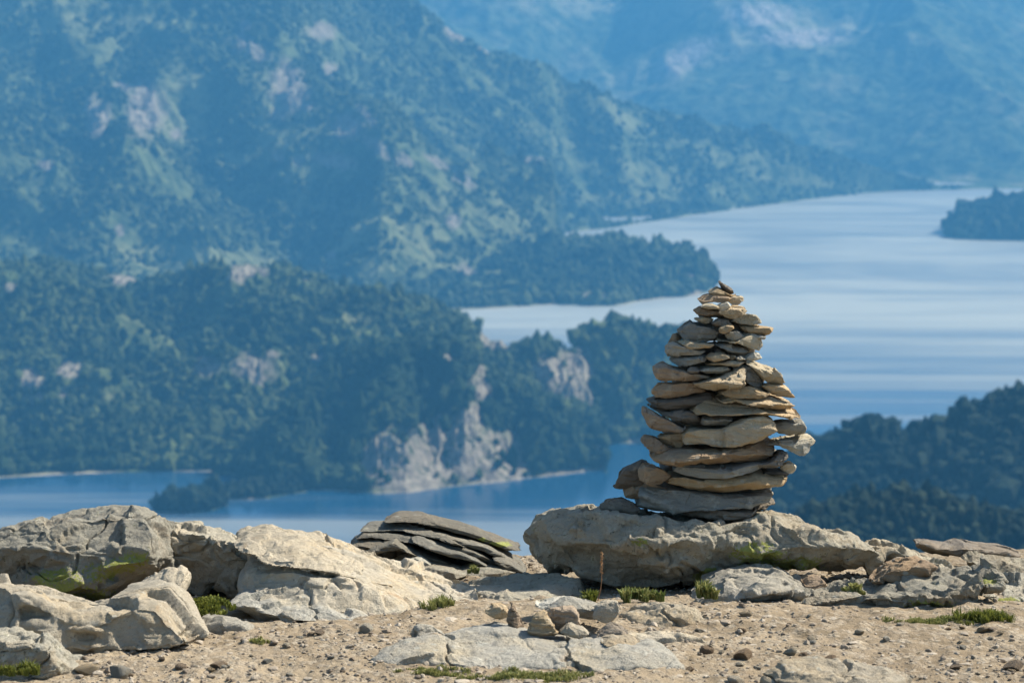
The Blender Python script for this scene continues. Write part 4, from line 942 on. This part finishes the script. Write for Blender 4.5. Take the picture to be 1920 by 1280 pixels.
SH = [([(950,1160),(958,1125),(966,1130),(975,1158),(985,1180)], [(950,1160),(965,1185),(985,1180)], 6.7, 'brown', "upright brown flake, leftmost of the little stones above the bottom slab"),
      ([(985,1190),(1000,1150),(1020,1135),(1030,1150),(1040,1175),(1045,1192)], [(985,1190),(1010,1196),(1045,1192)], 6.65, 'tan', "pointed tan shard among the little stones above the bottom slab"),
      ([(1000,1135),(1040,1122),(1075,1125),(1080,1140)], [(1000,1135),(1040,1150),(1080,1140)], 6.85, 'pale', "flat pale chip lying behind the pointed tan shard"),
      ([(1018,1175),(1025,1150),(1040,1136),(1070,1134),(1085,1150),(1090,1180)], [(1018,1175),(1040,1192),(1080,1192),(1090,1180)], 6.6, 'brown', "blocky brown stone with a dark left face above the bottom slab"),
      ([(1050,1185),(1075,1165),(1095,1172),(1105,1190)], [(1050,1185),(1080,1200),(1105,1190)], 6.5, 'slab', "small pale stone leaning on the blocky brown one"),
      ([(1030,1140),(1060,1120),(1100,1124),(1140,1140),(1150,1155)], [(1030,1140),(1080,1160),(1120,1165),(1150,1155)], 6.95, 'slab', "flat pale stone between the little shards and the cracked slab"),
      ([(1112,1165),(1115,1130),(1130,1122),(1155,1124),(1160,1150)], [(1112,1165),(1140,1172),(1160,1150)], 6.9, 'slab', "squarish pale block left of the crack"),
      ([(905,1145),(925,1128),(945,1135),(960,1160)], [(905,1145),(930,1165),(960,1160)], 6.95, 'tan', "small dull stone left of the upright brown flake"),
      ([(1120,1192),(1150,1170),(1170,1175),(1180,1190)], [(1120,1192),(1150,1202),(1180,1190)], 6.4, 'dark', "dark flat stone right of the little shards"),
      ([(1125,1205),(1150,1196),(1190,1200),(1205,1210)], [(1125,1205),(1160,1218),(1205,1210)], 6.35, 'tan', "thin tan plate on the right of the bottom slab")]
for i, (a, b, d, mt, lab) in enumerate(SH):
    d = px_ground(np.mean([q[0] for q in a]), max(q[1] for q in b), 0.03)[1]
    yb = max(q[1] for q in b); a = [(q[0], yb - (yb - q[1]) * 0.8) for q in a]; b = [(q[0], yb - (yb - q[1]) * 0.8) for q in b]
    rock("rock", a, b, d, 0.035 if i not in (2, 5, 8, 9) else 0.06, mt, dip=0.0, n=4, seed=70 + i, nx=60, nphi=40, amp=0.12, cuts=20, label=lab, cat="rock", group="little stones above the bottom slab")
flat_rock("slab", [(1160,1156),(1163,1126),(1200,1120),(1250,1122),(1300,1136),(1345,1160),(1290,1172),(1220,1172)], 0.05, 'slab', "whitish flat slab with a shadowed notch right of the crack", "slab", seed=85, nth=200, nr=70, edge=0.16, tilt=(0, 0.08))
rock("slab", [(1300,1135),(1340,1108),(1390,1088),(1440,1086),(1490,1096),(1530,1120),(1560,1140)], [(1300,1135),(1350,1148),(1440,1142),(1500,1150),(1560,1140)], 7.0, 0.2, 'slab', dip=0.02, seed=86, amp=0.07, cuts=8,
     label="smooth domed tan slab under the right half of the cairn boulder", cat="slab", **R2)
rock("boulder", [(1470,1160),(1520,1130),(1600,1112),(1700,1100),(1760,1092),(1820,1085),(1860,1080),(1892,1076),(1902,1086)], [(1470,1160),(1600,1172),(1700,1178),(1780,1180),(1830,1150),(1870,1110),(1902,1086)], 6.9, 0.24, 'boulder', dip=0.05, seed=87, amp=0.09, cuts=12,
     bumps=[(1850, 1120, 40, 16, -0.12)], moss=[(1740, 1140, 70, 20), (1780, 1165, 50, 12), (1850, 1090, 30, 8)], label="long low lichen-covered rock ending in a beak at right", cat="boulder", nx=240, nphi=130, big=True, n=2.6, p=3.2)
rock("boulder", [(1610,1075),(1625,1020),(1660,1015),(1700,1028),(1760,1045),(1810,1062),(1860,1078),(1890,1095)], [(1610,1075),(1650,1110),(1740,1125),(1830,1120),(1890,1095)], 7.35, 0.28, 'boulder', dip=0.1, seed=88, amp=0.10, cuts=14,
     bumps=[(1665, 1060, 22, 20, -0.12)], label="rough sloping boulder right of the cairn boulder", cat="boulder", **BIG)
rock("rock", [(1630,1095),(1665,1065),(1700,1048),(1730,1052),(1760,1075),(1735,1090)][:5], [(1630,1095),(1690,1104),(1730,1094),(1760,1075)], 7.1, 0.1, 'brown', dip=0.03, seed=89, amp=0.10, cuts=18,
     label="broken brown rock tucked between the rough boulder and the beaked one", cat="rock", nx=110, nphi=60, big=True, n=3)
rock("slab", [(1722,1026),(1735,1021),(1790,1028),(1812,1020),(1850,1028),(1905,1034),(1916,1046)], [(1722,1026),(1760,1044),(1830,1056),(1895,1062),(1916,1046)], 7.7, 0.14, 'dark', dip=0.06, n=4, seed=90, nx=130, nphi=60, amp=0.1, cuts=12, ledge=0.02,
     label="thin wavy dark slab on the skyline at far right", cat="slab")
rock("rock", [(1820,1062),(1850,1048),(1900,1050),(1990,1060)], [(1820,1062),(1860,1110),(1930,1120),(1990,1120)], 7.5, 0.2, 'boulder', dip=0.06, seed=91, amp=0.1, cuts=12,
     label="lumpy rock beneath the thin wavy slab at far right", cat="rock", **R2)
rock("rock", [(1845,1135),(1880,1112),(1930,1106),(2000,1110)], [(1845,1135),(1870,1170),(1930,1180),(2000,1180)], 7.0, 0.16, 'boulder', dip=0.03, seed=92, amp=0.1, cuts=12, moss=[(1890, 1130, 40, 14)],
     label="rough grey rock at the right edge behind the beaked rock", cat="rock", **R2)
flat_rock("slab", [(1128,1190),(1180,1174),(1260,1174),(1335,1186),(1300,1204),(1210,1208),(1150,1202)], 0.03, 'slab', "low pale slab between the notched slab and the big bottom slab", "slab", seed=95, nth=160, nr=60, edge=0.2, lift=0.008)
flat_rock("slab", [(1420,1282),(1440,1256),(1500,1244),(1600,1240),(1670,1250),(1720,1280),(1640,1310),(1500,1310)], 0.04, 'slab', "pale slab half buried at the bottom edge, right of centre", "slab", seed=93, nth=200, nr=70, edge=0.2, lift=0.024)
rock("rock", [(1500,1092),(1520,1080),(1540,1084),(1552,1098)], [(1500,1092),(1525,1110),(1552,1098)], 7.2, 0.05, 'brown', dip=0.0, seed=94, nx=60, nphi=40, amp=0.1, cuts=12, label="dim round stone in the shade under the cairn boulder", cat="rock")

finish_rocks()

# ------------------------------------------------------------------ loose stones on the gravel
def pebble_np(rg, r, flat=0.6, sub=ICO2):
    v, f = sub
    q = v * np.array([1, rg.uniform(0.7, 1), flat * rg.uniform(0.7, 1.1)])
    for k in range(7):
        nv = rg.normal(size=3); nv /= np.linalg.norm(nv)
        dd = q @ nv
        q = q - np.maximum(0, dd - dd.max() * rg.uniform(0.45, 0.8))[:, None] * nv
    a = rg.random() * 6.28
    x, y = q[:, 0] * math.cos(a) - q[:, 1] * math.sin(a), q[:, 0] * math.sin(a) + q[:, 1] * math.cos(a)
    return np.stack([x, y, q[:, 2]], -1) * r, f
rg = np.random.default_rng(5)
ICO3 = ico(3)
protos = []
for k in range(8):
    v, f = pebble_np(rg, 1.0, 0.62, ICO3)
    v = v + 0.03 * np.stack([fbm(v[:, 0] * 3, v[:, 1] * 3, v[:, 2] * 3, 900 + k + q) for q in range(3)], -1)
    me_o = mesh_np("stone", v, f, M[['brown', 'tan', 'slab', 'slab', 'brown', 'tan', 'slab', 'grey'][k]], dict(moss=np.zeros(len(v))), False, None)
    protos.append(me_o)
first = [True] * 8
named = [(1325, 1218, 0.022, 0, "dark pointed pebble, left one of the pair right of the bottom slab"), (1394, 1232, 0.029, 0, "larger dark pyramid-shaped pebble, right one of the pair"),
         (1397, 1160, 0.022, 1, "ochre cube-like pebble in front of the domed slab"), (1160, 1185, 0.02, 0, "dark knob beside the thin tan plate"),
         (1845, 1188, 0.025, 1, "tan stone in the gravel below the beaked rock"), (1900, 1262, 0.03, 0, "dark stone at the bottom right corner"),
         (338, 1255, 0.02, 0, "dark pebble in the gravel beside the whitish rock"), (410, 1256, 0.026, 0, "dark stone on the open gravel at bottom left"),
         (600, 1198, 0.017, 0, "dark pebble alone on the gravel below the shelf"), (1380, 1275, 0.028, 3, "grey stone cut by the bottom edge left of the half buried slab"),
         (685, 1190, 0.03, 2, "flat pale chip on the gravel below the pale shelf"), (745, 1246, 0.028, 0, "brown stone at the left tip of the big bottom slab"),
         (160, 1262, 0.035, 1, "tan stone beside the bottom left corner rock"), (225, 1272, 0.04, 2, "flat pale stone at the bottom edge at left"), (1480, 1225, 0.03, 3, "flat grey chip in the middle of the right-hand gravel")]
spots = [(a, b, r, k, l, None) for a, b, r, k, l in named]
for i in range(95):
    a, b = rg.uniform(120, 1900), rg.uniform(1160, 1278)
    if 700 < a < 1290 and b > 1130: continue
    if a < 400 and b < 1240: continue
    if a < 780 and b < 1190: continue
    spots.append((a, b, float(np.exp(rg.normal(-4.35, 0.28))), int(rg.integers(0, 8)), "small loose stone scattered on the gravel ground", "loose stones on the gravel"))
for a, b, r, k, lab, grp in spots:
    x, y = px_ground(a, b)
    o = protos[k]
    if not first[k]:
        o = o.copy(); COL.objects.link(o)
    first[k] = False
    o.location = (x, y, float(ground_z(np.array(x), np.array(y))) + r * 0.22)
    o.rotation_euler = (rg.uniform(-.3, .3), rg.uniform(-.3, .3), rg.uniform(0, 6.28))
    o.scale = (r, r, r * (1.25 if lab.find('py') > 0 or lab.find('point') > 0 else 0.8))
    tag(o, lab, "stone", grp or "named stones on the gravel")
    if not grp and "group" in o: del o["group"]
for k in range(8):
    if first[k]: bpy.data.objects.remove(protos[k])

def gravel():
    Vs, Fs, Ts = [], [], []
    base = 0
    lib = [pebble_np(rg, 1.0, 0.6, ICO1 if q % 2 else ICO2) for q in range(24)]
    n = 23000
    d = rg.uniform(5.3, 8.3, n); u = rg.uniform(-0.26, 0.26, n); x = u * d
    den = fbm(x / 0.35, d / 0.35, 0, 77, 3)
    keep = rg.random(n) < np.clip(0.55 + 1.5 * den, 0.12, 1)
    x, d = x[keep], d[keep]
    r = np.exp(rg.normal(-5.35, 0.55, len(x))); r = np.clip(r, 0.0015, 0.016)
    z = ground_z(x, d) + r * 0.15
    tn = rg.random(len(x))
    flat = np.zeros(len(x), bool)
    nb_ = 620                                      # bigger flat pieces half sunk in the soil
    d2 = rg.uniform(5.7, 7.9, nb_); x2 = rg.uniform(-0.25, 0.25, nb_) * d2
    r2 = np.clip(np.exp(rg.normal(-4.25, 0.45, nb_)), 0.006, 0.04)
    x = np.concatenate([x, x2]); d = np.concatenate([d, d2]); r = np.concatenate([r, r2])
    z = np.concatenate([z, ground_z(x2, d2) - 0.001]); tn = np.concatenate([tn, rg.uniform(0.35, 1.0, nb_)]); flat = np.concatenate([flat, np.ones(nb_, bool)])
    for i in range(len(x)):
        v, f = lib[int(rg.integers(0, 24))]
        a = rg.random() * 6.28
        ca, sa = math.cos(a) * r[i], math.sin(a) * r[i]
        Vs.append(np.stack([v[:, 0] * ca - v[:, 1] * sa + x[i], v[:, 0] * sa + v[:, 1] * ca + d[i], v[:, 2] * r[i] * (0.35 if flat[i] else 1.0) + z[i]], -1))
        Fs.append(f + base); base += len(v)
        Ts.append(np.full(len(v), tn[i]))
    m = NT("gravel_stones")
    g = m.n("ShaderNodeNewGeometry")
    n3 = m.noise(g.outputs["Position"], 160, 4, 0.6)
    c = m.mix(m.attr("tint"), (0.13, 0.10, 0.07), (0.46, 0.40, 0.31))
    c = m.mix(m.math('MULTIPLY', n3, 0.6), c, (0.20, 0.16, 0.12))
    mt = m.done(c, 0.9, m.bump(n3, 0.002), 0.2)
    o = mesh_np("gravel", np.concatenate(Vs), np.concatenate(Fs), mt, dict(tint=np.concatenate(Ts)), False, (0, 6.5, 0))
    tag(o, "fine mixed gravel strewn over the brown ridge soil", "gravel", None, 'stuff')
gravel()

# ------------------------------------------------------------------ plants
def leaf_mat(name, a, b, tr=0.25):
    m = NT(name)
    c = m.mix(m.attr("tint"), a, b)
    m.bsdf.inputs["Subsurface Weight"].default_value = 0.0
    mt = m.done(c, 0.7, None, 0.2)
    t = m.n("ShaderNodeBsdfTranslucent"); m.t.links.new(c, t.inputs[0])
    mx = m.n("ShaderNodeMixShader", i_0=tr)
    m.t.links.new(m.bsdf.outputs[0], mx.inputs[1]); m.t.links.new(t.outputs[0], mx.inputs[2])
    m.t.links.new(mx.outputs[0], m.t.nodes["Material Output"].inputs[0])
    return mt
M['moss'] = leaf_mat("moss_green", (0.075, 0.095, 0.018), (0.26, 0.27, 0.05))
M['grass'] = leaf_mat("grass_green", (0.09, 0.13, 0.03), (0.33, 0.31, 0.11))
M['stalk'] = leaf_mat("dry_stalk", (0.20, 0.10, 0.05), (0.34, 0.20, 0.10), 0.1)
def tuft(name, label, px, py, wpx, dpt, hgt, count, mat='grass', seed=0, cat="grass tuft", d=None, z=None, cushion=0.0, slope=0.0, lw=0.0015, group=None, yellow=0.0):
    r = np.random.default_rng(seed + 500)
    if d is None:
        x0, d = px_ground(px, py)
        zz = None
    else:
        x0, zz = P(px, py, d); x0 = float(x0); zz = float(zz)
    half = wpx / F * d / 2
    Vs, Fs, Ts = [], [], []
    base = 0
    clN = max(3, int(count / 40))
    cl = r.normal(0, 0.45, (clN, 2)).clip(-1, 1)
    clh = r.uniform(0.35, 1.25, clN)
    for i in range(count):
        ci = int(r.integers(0, clN))
        c = cl[ci] + r.normal(0, 0.07, 2)
        ex, ey = c
        if cushion and ex * ex + ey * ey > 1.3: continue
        bx, by = x0 + ex * half, d + ey * dpt
        bz = (zz if zz is not None else float(ground_z(np.array(bx), np.array(by)))) + slope * ex * half
        dome = cushion * math.sqrt(max(0, 1 - min(1, (ex * ex + ey * ey)))) * r.uniform(0.55, 1.1)
        bz += dome
        L = hgt * r.uniform(0.4, 1.1) * (clh[ci] if not cushion else 1)
        a = r.random() * 6.28; ln = r.uniform(0.1, 0.75)
        dx, dy = math.cos(a) * ln * L, math.sin(a) * ln * L
        sa = r.random() * 6.28
        wx, wy = math.cos(sa) * lw * r.uniform(.6, 1.3), math.sin(sa) * lw * r.uniform(.6, 1.3)
        Vs += [(bx - wx * .5, by - wy * .5, bz - 0.004), (bx + wx * .5, by + wy * .5, bz - 0.004), (bx + dx * .45 + wx, by + dy * .45 + wy, bz + L * .6), (bx + dx * .45 - wx, by + dy * .45 - wy, bz + L * .6), (bx + dx, by + dy, bz + L * (1 - ln * .3))]
        Fs += [(base, base + 1, base + 2), (base, base + 2, base + 3), (base + 3, base + 2, base + 4)]
        base += 5
        t = float(np.clip(r.normal(0.45 + yellow, 0.28), 0, 1))
        Ts += [t * 0.6, t * 0.6, t, t, t]
    V = np.array(Vs)
    loc = (x0, d, float(V[:, 2].min()))
    o = mesh_np(name, V, np.array(Fs), M[mat], dict(tint=np.array(Ts)), False, loc)
    return tag(o, label, cat, group)
tuft("moss_cushion", "thick green moss cushion in the gap between the boulders at left", 375, 1152, 125, 0.08, 0.014, 5200, 'moss', 1, "moss", d=6.75, cushion=0.035, slope=0.24, lw=0.0030)
tuft("grass_tuft", "small grass tuft at the lower end of the long pale slab", 822, 1138, 85, 0.05, 0.028, 700, 'grass', 2, yellow=0.15)
tuft("leafy_plant", "bright green leafy plant at the foot of the dry stalk", 1100, 1130, 46, 0.03, 0.042, 420, 'moss', 3, "plant", lw=0.005)
tuft("leafy_plant", "low plant in the shade under the cairn boulder", 1205, 1122, 90, 0.04, 0.04, 520, 'grass', 4, "plant", d=6.98, lw=0.004)
tuft("leafy_plant", "greenish plant before the middle of the cairn boulder", 1318, 1116, 50, 0.03, 0.045, 420, 'grass', 5, "plant", d=6.98, lw=0.004, yellow=0.1)
tuft("leafy_plant", "sprig with rusty leaves between the cairn boulder and the rough boulder", 1598, 1112, 60, 0.03, 0.03, 380, 'grass', 6, "plant", d=7.05, lw=0.005, yellow=0.25)
tuft("grass_tuft", "widest grass patch, at the front edge of the big bottom slab", 985, 1274, 230, 0.035, 0.017, 3400, 'grass', 7, yellow=0.18)
tuft("grass_tuft", "thin yellow grass patch left of the widest one at the bottom", 810, 1268, 130, 0.03, 0.012, 1500, 'grass', 8, yellow=0.3)
tuft("grass_tuft", "green grass under the mossy end of the beaked rock", 1750, 1168, 170, 0.04, 0.014, 1700, 'grass', 9, yellow=0.2)
tuft("grass_tuft", "dark tuft in the hollow below the beak of the right-hand rock", 1855, 1165, 120, 0.05, 0.03, 2200, 'moss', 10)
tuft("grass_tuft", "dark green tuft on the rock in the bottom left corner", 35, 1262, 70, 0.03, 0.03, 900, 'moss', 11, d=5.95)
tuft("grass_tuft", "yellowish moss spot on the gravel below the pale shelf", 490, 1210, 55, 0.03, 0.012, 500, 'grass', 12, yellow=0.3)
tuft("grass_tuft", "sparse sprigs growing in front of the slate outcrop", 890, 1072, 60, 0.03, 0.03, 160, 'grass', 13, d=7.5, lw=0.003, yellow=0.2)
tuft("grass_tuft", "little dark sprig at the bottom edge before the half buried slab", 1580, 1284, 60, 0.03, 0.02, 300, 'moss', 14)
# dry stalk
def stalk():
    bx, bz = P(1121, 1125, 6.95)
    tx, tz = P(1132, 1036, 6.95)
    bx, bz, tx, tz = map(float, (bx, bz, tx, tz))
    N, K = 24, 6
    V, Fc, T = [], [], []
    for i in range(N):
        t = i / (N - 1)
        r = 0.0013 * (1 - 0.45 * t) + (0.0012 * max(0, math.sin((t - 0.6) * 7.8)) if t > 0.6 else 0) + (0.0008 if i % 5 == 0 else 0)
        cx, cz = bx + (tx - bx) * t + 0.004 * math.sin(t * 5), bz + (tz - bz) * t
        for k in range(K):
            a = k / K * 6.283
            V.append((cx + r * math.cos(a), 6.95 + r * math.sin(a), cz)); T.append(t)
    f = grid_faces(N, K, True)
    for i in range(18):                       # seed husks along the upper part
        t = 0.55 + 0.45 * i / 18
        cx, cz = bx + (tx - bx) * t + 0.004 * math.sin(t * 5), bz + (tz - bz) * t
        a = i * 2.4
        b = len(V)
        V += [(cx, 6.95, cz), (cx + .006 * math.cos(a), 6.95 + .006 * math.sin(a), cz + .002), (cx + .004 * math.cos(a + .5), 6.95 + .004 * math.sin(a + .5), cz + .009), (cx, 6.95, cz + .006)]
        T += [1, .6, .8, 1]
        f = np.vstack([f, [b, b + 1, b + 2, b + 3]])
    o = mesh_np("dry_stalk", np.array(V), f, M['stalk'], dict(tint=np.array(T)), True, (bx, 6.95, bz))
    tag(o, "single dry reddish seed stalk standing before the cairn boulder", "stalk")
stalk()

# ------------------------------------------------------------------ air
def haze():
    import bmesh
    bm = bmesh.new()
    bmesh.ops.create_cube(bm, size=1.0)
    me = bpy.data.meshes.new("haze"); bm.to_mesh(me); bm.free()
    o = bpy.data.objects.new("haze", me); COL.objects.link(o)
    z0, z1 = LAKE - 80, LAKE + 2400
    o.location = (0, 12000, (z0 + z1) / 2)
    o.scale = (50000, 32000, z1 - z0)
    m = bpy.data.materials.new("haze_air"); m.use_nodes = True
    t = m.node_tree; t.nodes.remove(t.nodes["Principled BSDF"])
    pv = t.nodes.new("ShaderNodeVolumePrincipled")
    pv.inputs["Color"].default_value = (0.12, 0.475, 0.93, 1)
    pv.inputs["Density"].default_value = 7.8e-5
    pv.inputs["Anisotropy"].default_value = 0.0
    t.links.new(pv.outputs[0], t.nodes["Material Output"].inputs["Volume"])
    me.materials.append(m)
    tag(o, "thin blue haze filling the valley air", "haze", None, 'stuff')
haze()
